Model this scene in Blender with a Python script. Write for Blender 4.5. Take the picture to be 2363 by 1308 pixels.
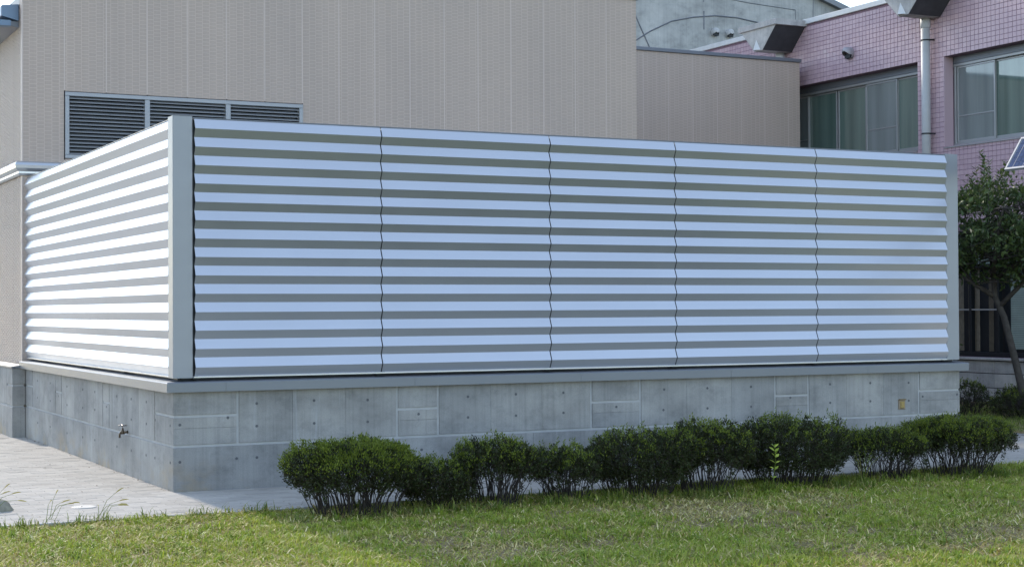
import bpy, bmesh, math, random
import numpy as np
from mathutils import Vector, Matrix

for o in list(bpy.data.objects):
    bpy.data.objects.remove(o, do_unlink=True)
SC = bpy.context.scene
COL = SC.collection
rng = np.random.default_rng(7)
random.seed(7)
R = math.radians

# ------------------------------------------------------------------ camera
cam_d = bpy.data.cameras.new('camera')
cam = bpy.data.objects.new('camera', cam_d)
COL.objects.link(cam)
YAW, PITCH, ROLL, FPX = 0.466, 0.016, -0.0052, 3751.5
CAM = Vector((-3.7991, -14.2617, 1.6))
_f = Vector((math.sin(YAW) * math.cos(PITCH), math.cos(YAW) * math.cos(PITCH), math.sin(PITCH)))
_r = Vector((math.cos(YAW), -math.sin(YAW), 0))
_u = _r.cross(_f)
_r2 = _r * math.cos(ROLL) + _u * math.sin(ROLL)
_u2 = -_r * math.sin(ROLL) + _u * math.cos(ROLL)
M = Matrix((_r2, _u2, -_f)).transposed().to_4x4()
M.translation = CAM
cam.matrix_world = M
cam_d.sensor_width = 36.0
cam_d.lens = FPX / 2363 * 36.0
cam_d.clip_start = 0.1
cam_d.clip_end = 2000
SC.camera = cam

# ------------------------------------------------------------------ light
SUN_EL, SUN_AZ = R(29.5), R(-3.2)          # azimuth from +Y towards +X
world = bpy.data.worlds.new('World')
SC.world = world
world.use_nodes = True
wn = world.node_tree
wn.nodes.clear()
sky = wn.nodes.new('ShaderNodeTexSky')
sky.sky_type = 'NISHITA'
sky.sun_disc = False
sky.sun_elevation = SUN_EL
sky.sun_rotation = SUN_AZ
sky.altitude = 50
sky.air_density = 1.0
sky.dust_density = 0.35
sky.ozone_density = 1.0
bg = wn.nodes.new('ShaderNodeBackground')
bg.inputs['Strength'].default_value = 0.15
wo = wn.nodes.new('ShaderNodeOutputWorld')
veil = wn.nodes.new('ShaderNodeMix')          # thin even haze over the whole sky
veil.data_type = 'RGBA'
veil.blend_type = 'ADD'
veil.inputs[0].default_value = 1.0
veil.inputs[7].default_value = (0.98, 1.08, 1.34, 1)
wn.links.new(sky.outputs[0], veil.inputs[6])
wn.links.new(veil.outputs[2], bg.inputs['Color'])
wn.links.new(bg.outputs[0], wo.inputs['Surface'])
sun_d = bpy.data.lights.new('sun', 'SUN')
sun_d.energy = 2.0
sun_d.angle = R(2.5)
sun_d.color = (1.0, 0.91, 0.79)
sun = bpy.data.objects.new('sun', sun_d)
COL.objects.link(sun)
sdir = Vector((math.sin(SUN_AZ) * math.cos(SUN_EL), math.cos(SUN_AZ) * math.cos(SUN_EL), math.sin(SUN_EL)))
sun.rotation_euler = sdir.to_track_quat('Z', 'Y').to_euler()
sun.location = sdir * 60
SC.view_settings.view_transform = 'Standard'
SC.view_settings.look = 'None'
SC.view_settings.gamma = 1.0
SC.view_settings.use_curve_mapping = False
SC.view_settings.exposure = 1.0
try:
    SC.cycles.use_denoising = True
    SC.cycles.max_bounces = 8
except Exception:
    pass

# ------------------------------------------------------------------ materials
class NT:
    def __init__(s, name):
        s.m = bpy.data.materials.new(name)
        s.m.use_nodes = True
        s.t = s.m.node_tree
        s.b = s.t.nodes['Principled BSDF']
        s.pos = None
    def n(s, kind, **kw):
        nd = s.t.nodes.new(kind)
        for k, v in kw.items():
            if k in nd.inputs.keys():
                nd.inputs[k].default_value = v
            else:
                setattr(nd, k, v)
        return nd
    def l(s, a, b):
        s.t.links.new(a, b)
    def P(s):
        if s.pos is None:
            s.pos = s.n('ShaderNodeNewGeometry').outputs['Position']
        return s.pos
    def scaled(s, sc, rot=(0, 0, 0), loc=(0, 0, 0)):
        mp = s.n('ShaderNodeMapping')
        mp.inputs['Scale'].default_value = sc
        mp.inputs['Rotation'].default_value = rot
        mp.inputs['Location'].default_value = loc
        s.l(s.P(), mp.inputs['Vector'])
        return mp.outputs[0]
    def noise(s, vec, scale=1.0, detail=4.0, rough=0.55):
        nd = s.n('ShaderNodeTexNoise')
        nd.inputs['Scale'].default_value = scale
        nd.inputs['Detail'].default_value = detail
        nd.inputs['Roughness'].default_value = rough
        s.l(vec, nd.inputs['Vector'])
        return nd.outputs['Fac']
    def ramp(s, fac, stops):
        nd = s.n('ShaderNodeValToRGB')
        e = nd.color_ramp.elements
        while len(e) < len(stops):
            e.new(0.5)
        for el, (p, c) in zip(e, stops):
            el.position = p
            el.color = (*c, 1) if len(c) == 3 else c
        s.l(fac, nd.inputs['Fac'])
        return nd.outputs['Color']
    def mix(s, fac, a, b, mode='MIX'):
        nd = s.n('ShaderNodeMix')
        nd.data_type = 'RGBA'
        nd.blend_type = mode
        for v, i in ((fac, 0), (a, 6), (b, 7)):
            if hasattr(v, 'is_output') or hasattr(v, 'links'):
                s.l(v, nd.inputs[i])
            else:
                nd.inputs[i].default_value = (*v, 1) if isinstance(v, tuple) and len(v) == 3 else v
        return nd.outputs[2]
    def math(s, op, a, b=0.0):
        nd = s.n('ShaderNodeMath')
        nd.operation = op
        for v, i in ((a, 0), (b, 1)):
            if hasattr(v, 'links'):
                s.l(v, nd.inputs[i])
            else:
                nd.inputs[i].default_value = v
        return nd.outputs[0]
    def bump(s, h, strength=0.3, dist=0.01):
        nd = s.n('ShaderNodeBump')
        nd.inputs['Strength'].default_value = strength
        nd.inputs['Distance'].default_value = dist
        s.l(h, nd.inputs['Height'])
        s.l(nd.outputs[0], s.b.inputs['Normal'])
    def setp(s, color=None, rough=None, metal=None, spec=None):
        if color is not None:
            if hasattr(color, 'links'):
                s.l(color, s.b.inputs['Base Color'])
            else:
                s.b.inputs['Base Color'].default_value = (*color, 1)
        if rough is not None:
            if hasattr(rough, 'links'):
                s.l(rough, s.b.inputs['Roughness'])
            else:
                s.b.inputs['Roughness'].default_value = rough
        if metal is not None:
            s.b.inputs['Metallic'].default_value = metal
        if spec is not None:
            s.b.inputs['Specular IOR Level'].default_value = spec
        return s.m

def simple(name, col, rough=0.6, metal=0.0, var=0.12, scale=6.0, spec=0.5):
    t = NT(name)
    f = t.noise(t.P(), scale, 5, 0.6)
    c = t.ramp(f, [(0.3, tuple(x * (1 - var) for x in col)), (0.7, tuple(min(1, x * (1 + var)) for x in col))])
    return t.setp(c, rough, metal, spec)

def mat_concrete(name, base=(0.33, 0.335, 0.33), warm=0.0):
    t = NT(name)
    cl = t.noise(t.scaled((1.1, 1.1, 1.6)), 1.3, 6, 0.6)
    c = t.ramp(cl, [(0.3, tuple(x * 0.7 for x in base)), (0.5, base), (0.7, tuple(x * 1.2 for x in base))])
    st = t.noise(t.scaled((26, 26, 0.6)), 1.0, 6, 0.65)
    c = t.mix(0.34, c, t.ramp(st, [(0.32, (0.55, 0.56, 0.57)), (0.5, (1, 1, 1)), (0.68, (1.14, 1.14, 1.14))]), 'MULTIPLY')
    wv = t.noise(t.scaled((2.4, 2.4, 0.12)), 1.0, 2, 0.5)
    c = t.mix(0.4, c, t.ramp(wv, [(0.35, (0.8, 0.81, 0.82)), (0.65, (1.08, 1.08, 1.07))]), 'MULTIPLY')
    # fine speckle and pin holes
    sp = t.noise(t.P(), 90, 2, 0.5)
    oi = t.n('ShaderNodeObjectInfo')
    c = t.mix(0.6, c, t.ramp(oi.outputs['Random'], [(0.0, (0.78, 0.79, 0.80)), (1.0, (1.12, 1.10, 1.06))]), 'MULTIPLY')
    c = t.mix(0.25, c, t.ramp(sp, [(0.35, (0.7, 0.7, 0.7)), (0.6, (1.05, 1.05, 1.05))]), 'MULTIPLY')
    dk = t.noise(t.scaled((2.6, 2.6, 3.6), loc=(5, 2, 1)), 1.0, 9, 0.78)
    c = t.mix(0.6, c, t.ramp(dk, [(0.36, (0.62, 0.63, 0.64)), (0.5, (1, 1, 1)), (0.66, (1.1, 1.09, 1.08))]), 'MULTIPLY')
    # rusty-tan stains low on the wall
    if warm:
        sx = t.n('ShaderNodeSeparateXYZ'); t.l(t.P(), sx.inputs[0])
        low = t.n('ShaderNodeMapRange'); low.inputs[1].default_value = 0.32; low.inputs[2].default_value = 0.0
        t.l(sx.outputs[2], low.inputs[0])
        sn = t.noise(t.scaled((1.5, 1.5, 2.2), loc=(3.1, 0.4, 0)), 1.0, 5, 0.65)
        stn = t.ramp(sn, [(0.5, (0, 0, 0)), (0.68, (1, 1, 1))])
        fac = t.math('MULTIPLY', low.outputs[0], stn)
        fac = t.math('MULTIPLY', fac, warm)
        c = t.mix(fac, c, (0.36, 0.28, 0.17))
        # pale lime runs
        ln = t.noise(t.scaled((7, 7, 0.7), loc=(0.3, 0, 5)), 1.0, 4, 0.6)
        lf = t.math('MULTIPLY', t.ramp(ln, [(0.62, (0, 0, 0)), (0.75, (1, 1, 1))]), 0.35)
        c = t.mix(lf, c, (0.5, 0.52, 0.53))
    t.bump(t.noise(t.P(), 35, 5, 0.65), 0.25, 0.006)
    return t.setp(c, 0.82)

def mat_siding(name, col, strength, mortar_gain=1.2, dist=0.006):
    """vertical sheet siding embossed with small staggered bricks (columns run up the wall)"""
    t = NT(name)
    sx = t.n('ShaderNodeSeparateXYZ'); t.l(t.P(), sx.inputs[0])
    hx = t.math('ADD', sx.outputs[0], sx.outputs[1])
    cb = t.n('ShaderNodeCombineXYZ')
    t.l(sx.outputs[2], cb.inputs[0]); t.l(hx, cb.inputs[1])
    bt = t.n('ShaderNodeTexBrick')
    bt.offset = 0.5
    bt.inputs['Scale'].default_value = 1.0
    bt.inputs['Brick Width'].default_value = 0.05
    bt.inputs['Row Height'].default_value = 0.0955
    bt.inputs['Mortar Size'].default_value = 0.0055
    bt.inputs['Mortar Smooth'].default_value = 0.5
    bt.inputs['Bias'].default_value = 0.0
    bt.inputs['Color1'].default_value = (*[x * 0.985 for x in col], 1)
    bt.inputs['Color2'].default_value = (*[x * 1.01 for x in col], 1)
    bt.inputs['Mortar'].default_value = (*[x * mortar_gain for x in col], 1)
    t.l(cb.outputs[0], bt.inputs['Vector'])
    big = t.noise(t.scaled((0.7, 0.7, 0.4)), 1.0, 4, 0.55)
    c = t.mix(0.7, bt.outputs['Color'], t.ramp(big, [(0.3, (0.9, 0.91, 0.93)), (0.7, (1.05, 1.04, 1.03))]), 'MULTIPLY')
    stk = t.noise(t.scaled((14, 14, 0.25)), 1.0, 3, 0.5)
    c = t.mix(0.35, c, t.ramp(stk, [(0.35, (0.9, 0.9, 0.9)), (0.65, (1.04, 1.04, 1.04))]), 'MULTIPLY')
    ng = t.noise(t.P(), 40, 2, 0.5)
    h = t.math('ADD', bt.outputs['Fac'], t.math('MULTIPLY', ng, 0.35))
    t.bump(h, strength, dist)
    return t.setp(c, 0.62, 0.0)

def mat_metal(name, col, rough, metal, var=0.05):
    t = NT(name)
    f = t.noise(t.scaled((0.8, 0.8, 3)), 1.0, 4, 0.5)
    c = t.ramp(f, [(0.3, tuple(x * (1 - var) for x in col)), (0.7, tuple(min(1, x * (1 + var)) for x in col))])
    rg = t.noise(t.scaled((3, 3, 3)), 1.0, 5, 0.6)
    rr = t.n('ShaderNodeMapRange'); rr.inputs[3].default_value = rough - 0.05; rr.inputs[4].default_value = rough + 0.07
    t.l(rg, rr.inputs[0])
    return t.setp(c, rr.outputs[0], metal)

def mat_island(name, stops, rough=0.6, transl=0.0, patch=None, spec=0.3, patch_scale=1.2):
    """colour differs from leaf to leaf (blade to blade, tile to tile)"""
    t = NT(name)
    g = t.n('ShaderNodeNewGeometry')
    fac = g.outputs['Random Per Island']
    if patch:
        nz = t.noise(t.scaled((1, 1, 1)), patch_scale, 3, 0.6)
        fac = t.math('ADD', t.math('MULTIPLY', fac, 1 - patch), t.math('MULTIPLY', t.ramp(nz, [(0.3, (0, 0, 0)), (0.7, (1, 1, 1))]), patch))
    c = t.ramp(fac, stops)
    m = t.setp(c, rough, 0, spec)
    if transl:
        tr = t.n('ShaderNodeBsdfTranslucent')
        t.l(c, tr.inputs['Color'])
        mx = t.n('ShaderNodeMixShader')
        mx.inputs[0].default_value = transl
        out = t.t.nodes['Material Output']
        t.l(t.b.outputs[0], mx.inputs[1]); t.l(tr.outputs[0], mx.inputs[2])
        t.l(mx.outputs[0], out.inputs['Surface'])
    return m

MT = {}
MT['concrete'] = mat_concrete('cast_concrete', (0.32, 0.315, 0.30), 0.9)
MT['concrete_old'] = mat_concrete('old_concrete', (0.45, 0.45, 0.43), 0)
MT['concrete_pale'] = mat_concrete('pale_concrete', (0.47, 0.45, 0.43), 0)
MT['joint'] = simple('joint_mortar', (0.42, 0.42, 0.41), 0.9)
MT['tie_recess'] = simple('tie_recess_shade', (0.11, 0.11, 0.115), 0.9)
MT['siding'] = mat_siding('embossed_siding', (0.455, 0.362, 0.298), 0.4)
MT['siding_side'] = mat_siding('embossed_siding_side', (0.455, 0.362, 0.298), 1.0, 1.1, 0.07)
MT['seam'] = simple('siding_joint', (0.56, 0.46, 0.395), 0.5, 0, 0.04)
MT['panel'] = mat_metal('silver_painted_panel', (0.585, 0.60, 0.62), 0.31, 0.74, 0.03)
MT['post'] = mat_metal('grey_painted_post', (0.30, 0.31, 0.325), 0.42, 0.2, 0.04)
MT['coping'] = mat_metal('grey_metal_coping', (0.185, 0.20, 0.22), 0.36, 0.3, 0.05)
MT['dark'] = simple('dark_steel', (0.014, 0.017, 0.02), 0.5, 0.3)
MT['louvre'] = mat_metal('louvre_aluminium', (0.32, 0.33, 0.345), 0.45, 0.3, 0.05)
MT['cap'] = mat_metal('dark_roof_cap', (0.17, 0.18, 0.20), 0.45, 0.3, 0.08)
MT['gutter'] = mat_metal('blue_grey_gutter', (0.13, 0.19, 0.27), 0.4, 0.2, 0.06)
MT['cornice'] = mat_metal('steel_cornice', (0.50, 0.51, 0.52), 0.3, 0.7, 0.05)
MT['grout'] = simple('dark_grout', (0.22, 0.14, 0.17), 0.9, 0, 0.15)
MT['tile'] = mat_island('mauve_tile', [(0.0, (0.46, 0.315, 0.355)), (0.5, (0.53, 0.37, 0.405)), (0.9, (0.59, 0.425, 0.455)), (1.0, (0.55, 0.46, 0.46))], 0.38, 0, 0.5, 0.5, 0.6)
MT['white'] = simple('off_white_paint', (0.66, 0.65, 0.63), 0.5, 0, 0.06)
MT['pipe'] = simple('grey_pvc', (0.46, 0.46, 0.45), 0.6, 0, 0.06)
MT['hood'] = simple('grey_hood', (0.36, 0.34, 0.36), 0.4, 0.2, 0.06)
MT['frame'] = mat_metal('window_aluminium', (0.36, 0.36, 0.355), 0.4, 0.4, 0.04)
t = NT('green_glass')
f = t.noise(t.scaled((0.5, 4.5, 0.25)), 1.0, 4, 0.55)
t.setp(t.ramp(f, [(0.3, (0.07, 0.115, 0.095)), (0.7, (0.15, 0.21, 0.175))]), 0.03)
t.b.inputs['IOR'].default_value = 2.1
MT['glass'] = t.m
t = NT('grey_glass')
f = t.noise(t.scaled((0.5, 4.0, 0.25), loc=(0, 3, 0)), 1.0, 4, 0.55)
t.setp(t.ramp(f, [(0.3, (0.13, 0.155, 0.15)), (0.7, (0.23, 0.26, 0.25))]), 0.06)
t.b.inputs['IOR'].default_value = 1.9
MT['glass_grey'] = t.m
t = NT('dark_glass')
t.setp(t.ramp(t.noise(t.P(), 3), [(0.3, (0.02, 0.022, 0.02)), (0.7, (0.04, 0.042, 0.038))]), 0.04)
MT['glass_dark'] = t.m
MT['curtain'] = simple('tan_curtain', (0.20, 0.165, 0.12), 0.9, 0, 0.2, 12)
MT['blind'] = simple('pale_green_blind', (0.30, 0.36, 0.31), 0.8, 0, 0.1)
MT['brass'] = mat_metal('weathered_brass', (0.10, 0.075, 0.05), 0.45, 0.6, 0.2)
MT['chrome'] = mat_metal('worn_chrome', (0.32, 0.29, 0.27), 0.4, 0.8)
MT['yellow'] = simple('yellow_plastic', (0.34, 0.24, 0.07), 0.5)
MT['spout_side'] = simple('shade_and_dirt_side', (0.055, 0.052, 0.058), 0.8, 0, 0.2)  # deep shade under the slanted sides put into the colour, with dirt
MT['tan'] = simple('tan_plastic', (0.26, 0.2, 0.13), 0.6)
MT['yellow_dark'] = simple('yellow_shade_print', (0.16, 0.11, 0.04), 0.6)
MT['paver'] = mat_island('paving_block_face', [(0.0, (0.32, 0.295, 0.255)), (0.5, (0.395, 0.365, 0.32)), (1.0, (0.47, 0.435, 0.38))], 0.85, 0, 0.45, 0.3, 1.1)
t = NT('pavement_sand')
c = t.ramp(t.noise(t.P(), 5, 6, 0.6), [(0.3, (0.33, 0.315, 0.29)), (0.7, (0.46, 0.445, 0.42))])
t.bump(t.noise(t.P(), 60, 4, 0.6), 0.4, 0.006)
MT['pave_base'] = t.setp(c, 0.9)
t = NT('lawn_soil')
n1 = t.noise(t.P(), 0.9, 5, 0.6)
c = t.ramp(n1, [(0.36, (0.16, 0.14, 0.045)), (0.5, (0.23, 0.175, 0.08)), (0.66, (0.29, 0.225, 0.13))])
n2 = t.noise(t.P(), 38, 4, 0.7)
c = t.mix(0.75, c, t.ramp(n2, [(0.3, (0.5, 0.5, 0.45)), (0.66, (1.3, 1.25, 1.2))]), 'MULTIPLY')
t.bump(n2, 0.8, 0.02)
MT['soil'] = t.setp(c, 0.95)
MT['far_lawn'] = simple('far_lawn_grass', (0.065, 0.085, 0.03), 0.95, 0, 0.3, 1.5)
MT['blade'] = mat_island('grass_blade', [(0.0, (0.18, 0.25, 0.03)), (0.3, (0.28, 0.365, 0.04)), (0.55, (0.36, 0.42, 0.05)), (0.75, (0.45, 0.455, 0.09)), (0.88, (0.56, 0.48, 0.20)), (1.0, (0.66, 0.56, 0.33))], 0.55, 0.35, 0.35)
MT['litter'] = mat_island('leaf_litter', [(0.0, (0.06, 0.05, 0.035)), (0.6, (0.14, 0.11, 0.07)), (1.0, (0.26, 0.21, 0.12))], 0.9)
MT['coarse_blade'] = mat_island('coarse_grass_blade', [(0.0, (0.16, 0.25, 0.03)), (0.5, (0.27, 0.36, 0.04)), (1.0, (0.40, 0.46, 0.06))], 0.5, 0.35)
MT['straw'] = mat_island('dry_grass', [(0.0, (0.26, 0.19, 0.06)), (0.5, (0.44, 0.35, 0.12)), (0.8, (0.58, 0.48, 0.19)), (1.0, (0.70, 0.61, 0.33))], 0.8, 0.15)
MT['tall_blade'] = mat_island('rough_grass_blade', [(0.0, (0.08, 0.13, 0.02)), (0.6, (0.16, 0.22, 0.03)), (0.9, (0.25, 0.28, 0.06)), (1.0, (0.36, 0.31, 0.15))], 0.55, 0.3)
MT['leaf'] = mat_island('shrub_leaf', [(0.0, (0.034, 0.025, 0.013)), (0.3, (0.036, 0.036, 0.014)), (0.7, (0.036, 0.052, 0.015)), (1.0, (0.055, 0.078, 0.02))], 0.5, 0.2)
MT['young_leaf'] = mat_island('young_shrub_leaf', [(0.0, (0.08, 0.115, 0.016)), (0.5, (0.14, 0.185, 0.022)), (1.0, (0.22, 0.255, 0.035))], 0.5, 0.3)
MT['stem'] = simple('dark_stem', (0.035, 0.028, 0.024), 0.85, 0, 0.3, 30)
MT['tree_leaf'] = mat_island('tree_leaf', [(0.0, (0.04, 0.065, 0.022)), (0.5, (0.065, 0.10, 0.032)), (0.85, (0.10, 0.145, 0.045)), (1.0, (0.17, 0.19, 0.07))], 0.42, 0.25)
MT['bark'] = simple('tree_bark', (0.062, 0.053, 0.045), 0.9, 0, 0.35, 14)
MT['sprig'] = mat_island('bright_seedling_leaf', [(0.0, (0.26, 0.36, 0.035)), (1.0, (0.46, 0.54, 0.08))], 0.45, 0.35)
MT['rock'] = simple('mossy_rock', (0.25, 0.235, 0.18), 0.95, 0, 0.3, 18)
MT['drain'] = simple('pale_drain_lid', (0.40, 0.39, 0.365), 0.5)
t = NT('solar_cell')
t.setp(t.ramp(t.noise(t.P(), 9), [(0.3, (0.012, 0.03, 0.085)), (0.7, (0.02, 0.045, 0.12))]), 0.08, 0, 0.25)
MT['cell'] = t.m
MT['solar_frame'] = mat_metal('solar_frame', (0.30, 0.31, 0.33), 0.55, 0.2)

# ------------------------------------------------------------------ mesh helpers
class MB:
    def __init__(s):
        s.v, s.f = [], []
    def add(s, vs, fs):
        k = len(s.v)
        s.v.extend([tuple(p) for p in vs])
        s.f.extend([tuple(k + i for i in q) for q in fs])
        return s
    def box(s, x0, x1, y0, y1, z0, z1):
        return s.add([(x0, y0, z0), (x1, y0, z0), (x1, y1, z0), (x0, y1, z0), (x0, y0, z1), (x1, y0, z1), (x1, y1, z1), (x0, y1, z1)],
                     [(0, 3, 2, 1), (4, 5, 6, 7), (0, 1, 5, 4), (1, 2, 6, 5), (2, 3, 7, 6), (3, 0, 4, 7)])
    def slab(s, mp, u0, u1, v0, v1, w0, w1, ch=0.0):
        """plate on a wall: u along, v up, w outwards; front edges chamfered by ch"""
        a = [(u0, v0, w0), (u1, v0, w0), (u1, v1, w0), (u0, v1, w0)]
        b = [(u0, v0, w1 - ch), (u1, v0, w1 - ch), (u1, v1, w1 - ch), (u0, v1, w1 - ch)]
        if ch <= 0:
            return s.add([mp(*p) for p in a + b], [(3, 2, 1, 0), (4, 5, 6, 7)] + [(i, (i + 1) % 4, 4 + (i + 1) % 4, 4 + i) for i in range(4)])
        c = [(u0 + ch, v0 + ch, w1), (u1 - ch, v0 + ch, w1), (u1 - ch, v1 - ch, w1), (u0 + ch, v1 - ch, w1)]
        fs = [(3, 2, 1, 0), (8, 9, 10, 11)]
        for i in range(4):
            j = (i + 1) % 4
            fs += [(i, j, 4 + j, 4 + i), (4 + i, 4 + j, 8 + j, 8 + i)]
        return s.add([mp(*p) for p in a + b + c], fs)
    def tube(s, pts, rads, n=8, cap=True):
        pts = [Vector(p) for p in pts]
        k = len(s.v)
        if not hasattr(rads, '__len__'):
            rads = [rads] * len(pts)
        prev = None
        for i, p in enumerate(pts):
            d = (pts[min(i + 1, len(pts) - 1)] - pts[max(i - 1, 0)]).normalized()
            if prev is None:
                a = Vector((0, 0, 1)) if abs(d.z) < 0.9 else Vector((1, 0, 0))
                prev = d.cross(a).normalized()
            e1 = (prev - d * prev.dot(d)).normalized()
            prev = e1
            e2 = d.cross(e1)
            for j in range(n):
                q = 2 * math.pi * j / n
                s.v.append(tuple(p + (e1 * math.cos(q) + e2 * math.sin(q)) * rads[i]))
        for i in range(len(pts) - 1):
            for j in range(n):
                a = k + i * n + j
                b = k + i * n + (j + 1) % n
                s.f.append((a, b, b + n, a + n))
        if cap:
            s.f.append(tuple(k + j for j in range(n))[::-1])
            s.f.append(tuple(k + (len(pts) - 1) * n + j for j in range(n)))
        return s
    def prism(s, prof, mp, t0, t1):
        """closed profile (list of 2D points) pushed from t0 to t1; mp(a, b, t) -> xyz"""
        n = len(prof)
        return s.add([mp(a, b, t0) for a, b in prof] + [mp(a, b, t1) for a, b in prof],
                     [tuple(range(n))[::-1], tuple(range(n, 2 * n))] + [(i, (i + 1) % n, n + (i + 1) % n, n + i) for i in range(n)])

def wloc(o):
    v = Vector((0, 0, 0))
    while o is not None:
        v += o.location
        o = o.parent
    return v

def link(name, me, parent=None, loc=(0, 0, 0)):
    o = bpy.data.objects.new(name, me)
    COL.objects.link(o)
    o.parent = parent
    o.location = loc
    return o

def mesh_of(name, mb, mat, org, smooth=False, recalc=True):
    me = bpy.data.meshes.new(name)
    me.from_pydata([(x - org[0], y - org[1], z - org[2]) for x, y, z in mb.v], [], mb.f)
    if recalc:
        bm = bmesh.new(); bm.from_mesh(me)
        bmesh.ops.recalc_face_normals(bm, faces=bm.faces)
        bm.to_mesh(me); bm.free()
    me.materials.append(mat)
    if smooth:
        me.polygons.foreach_set('use_smooth', [True] * len(me.polygons))
    me.update()
    return me

def part(name, mb, mat, parent=None, smooth=False, **props):
    """one mesh object; mb is in world coordinates"""
    org = wloc(parent)
    o = link(name, mesh_of(name, mb, MT[mat], org, smooth), parent)
    for k, v in props.items():
        o[k] = v
    return o

def thing(name, label, cat, loc=(0, 0, 0), group=None):
    o = link(name, None, None, loc)
    o.empty_display_size = 0.2
    o['label'] = label
    o['category'] = cat
    if group:
        o['group'] = group
    return o

def np_mesh(name, verts, faces_flat, loop_tot, mat, org=(0, 0, 0)):
    me = bpy.data.meshes.new(name)
    verts = (np.asarray(verts, dtype=np.float32) - np.asarray(org, dtype=np.float32))
    me.vertices.add(len(verts)); me.vertices.foreach_set('co', verts.ravel())
    me.loops.add(len(faces_flat)); me.loops.foreach_set('vertex_index', np.asarray(faces_flat, dtype=np.int32))
    lt = np.asarray(loop_tot, dtype=np.int32)
    me.polygons.add(len(lt))
    me.polygons.foreach_set('loop_start', np.concatenate([[0], np.cumsum(lt)[:-1]]).astype(np.int32))
    me.polygons.foreach_set('loop_total', lt)
    me.materials.append(MT[mat])
    me.update(calc_edges=True)
    return me

def norm(a):
    return a / np.maximum(np.linalg.norm(a, axis=-1, keepdims=True), 1e-9)

def leaves_mesh(name, cen, dirs, up, length, width, mat, org):
    """leaf = folded diamond of four triangles, base at cen, pointing along dirs"""
    n = len(cen)
    d = norm(dirs)
    sdv = norm(np.cross(d, up))
    nn = np.cross(sdv, d)
    L = length[:, None]; W = width[:, None]
    p0 = cen
    p1 = cen + d * L * 0.45 + sdv * W * 0.5 + nn * W * 0.18
    p2 = cen + d * L
    p3 = cen + d * L * 0.45 - sdv * W * 0.5 + nn * W * 0.18
    V = np.stack([p0, p1, p2, p3], 1).reshape(-1, 3)
    b = (np.arange(n) * 4)[:, None]
    F = np.concatenate([b + 0, b + 1, b + 2, b + 0, b + 2, b + 3], 1).ravel()
    return np_mesh(name, V, F, np.full(n * 2, 3), mat, org)

def blades_mesh(name, base, ang, lean, length, width, mat, org, droop=0.5):
    """grass blade of five points that bends over"""
    n = len(base)
    hd = np.stack([np.cos(ang), np.sin(ang), np.zeros(n)], 1)
    sd = np.stack([-np.sin(ang), np.cos(ang), np.zeros(n)], 1)
    up = np.array([0, 0, 1.0])[None]
    L = length[:, None]; W = width[:, None]; ln = lean[:, None]
    c1 = base + (up * np.cos(ln) + hd * np.sin(ln)) * L * 0.55
    l2 = np.clip(ln + droop, 0, 1.9)
    c2 = c1 + (up * np.cos(l2) + hd * np.sin(l2)) * L * 0.45
    V = np.stack([base - sd * W * 0.5, base + sd * W * 0.5, c1 - sd * W * 0.42, c1 + sd * W * 0.42, c2], 1).reshape(-1, 3)
    b = (np.arange(n) * 5)[:, None]
    F = np.concatenate([b, b + 1, b + 3, b + 2, b + 2, b + 3, b + 4], 1).ravel()
    lt = np.tile([4, 3], n)
    return np_mesh(name, V, F, lt, mat, org)

def vnoise(x, y, seed=0):
    """smooth value noise 0..1"""
    r = np.random.default_rng(seed)
    tab = r.random((64, 64))
    xi = np.floor(x).astype(int); yi = np.floor(y).astype(int)
    fx = x - xi; fy = y - yi
    fx = fx * fx * (3 - 2 * fx); fy = fy * fy * (3 - 2 * fy)
    g = lambda a, b: tab[a % 64, b % 64]
    return (g(xi, yi) * (1 - fx) + g(xi + 1, yi) * fx) * (1 - fy) + (g(xi, yi + 1) * (1 - fx) + g(xi + 1, yi + 1) * fx) * fy

FRONT = lambda u, v, w: (u, -w, v)                 # plinth front, outward -Y
LEFT = lambda u, v, w: (-w, u, v)                  # plinth left, outward -X
W_ENC, L_ENC = 9.07, 7.29
RIGHT = lambda u, v, w: (W_ENC + w, u, v)
FAC = lambda u, v, w: (u, 7.29 - w, v)             # grey facade
FACL = lambda u, v, w: (-0.03 - w, u, v)
ANX = lambda u, v, w: (u, 11.2 - w, v)
PINK = lambda u, v, w: (15.5 - w, u, v)            # mauve facade, outward -X

# ================================================================== ground
mb = MB()
mb.add([(-250, -250, -0.07), (250, -250, -0.07), (250, 250, -0.07), (-250, 250, -0.07)], [(0, 1, 2, 3)])
part('ground', mb, 'far_lawn', kind='structure')

def height(x, y):
    return -0.012 + 0.035 * (vnoise(x * 1.3, y * 1.3, 3) - 0.5) + 0.018 * (vnoise(x * 5, y * 5, 4) - 0.5)

def sheet(name, x0, x1, y0, y1, step, mat, hfun):
    nx = int((x1 - x0) / step) + 1; ny = int((y1 - y0) / step) + 1
    xs = np.linspace(x0, x1, nx); ys = np.linspace(y0, y1, ny)
    X, Y = np.meshgrid(xs, ys)
    Z = hfun(X, Y)
    V = np.stack([X, Y, Z], -1).reshape(-1, 3)
    i = (np.arange(ny - 1)[:, None] * nx + np.arange(nx - 1)[None]).ravel()
    F = np.stack([i, i + 1, i + 1 + nx, i + nx], 1).ravel()
    me = np_mesh(name, V, F, np.full(len(i), 4), mat)
    me.polygons.foreach_set('use_smooth', [True] * len(me.polygons))
    o = link(name, me)
    o['kind'] = 'structure'
    return o

sheet('lawn', -7, 10.6, -9.5, -1.73, 0.08, 'soil', height)
sheet('lawn_border', 10.6, 20, -9.5, -1.73, 0.2, 'far_lawn', height)
sheet('lawn_strip', 11.05, 15.5, -1.6, 11, 0.1, 'soil', lambda x, y: height(x, y) + 0.03)

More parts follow.
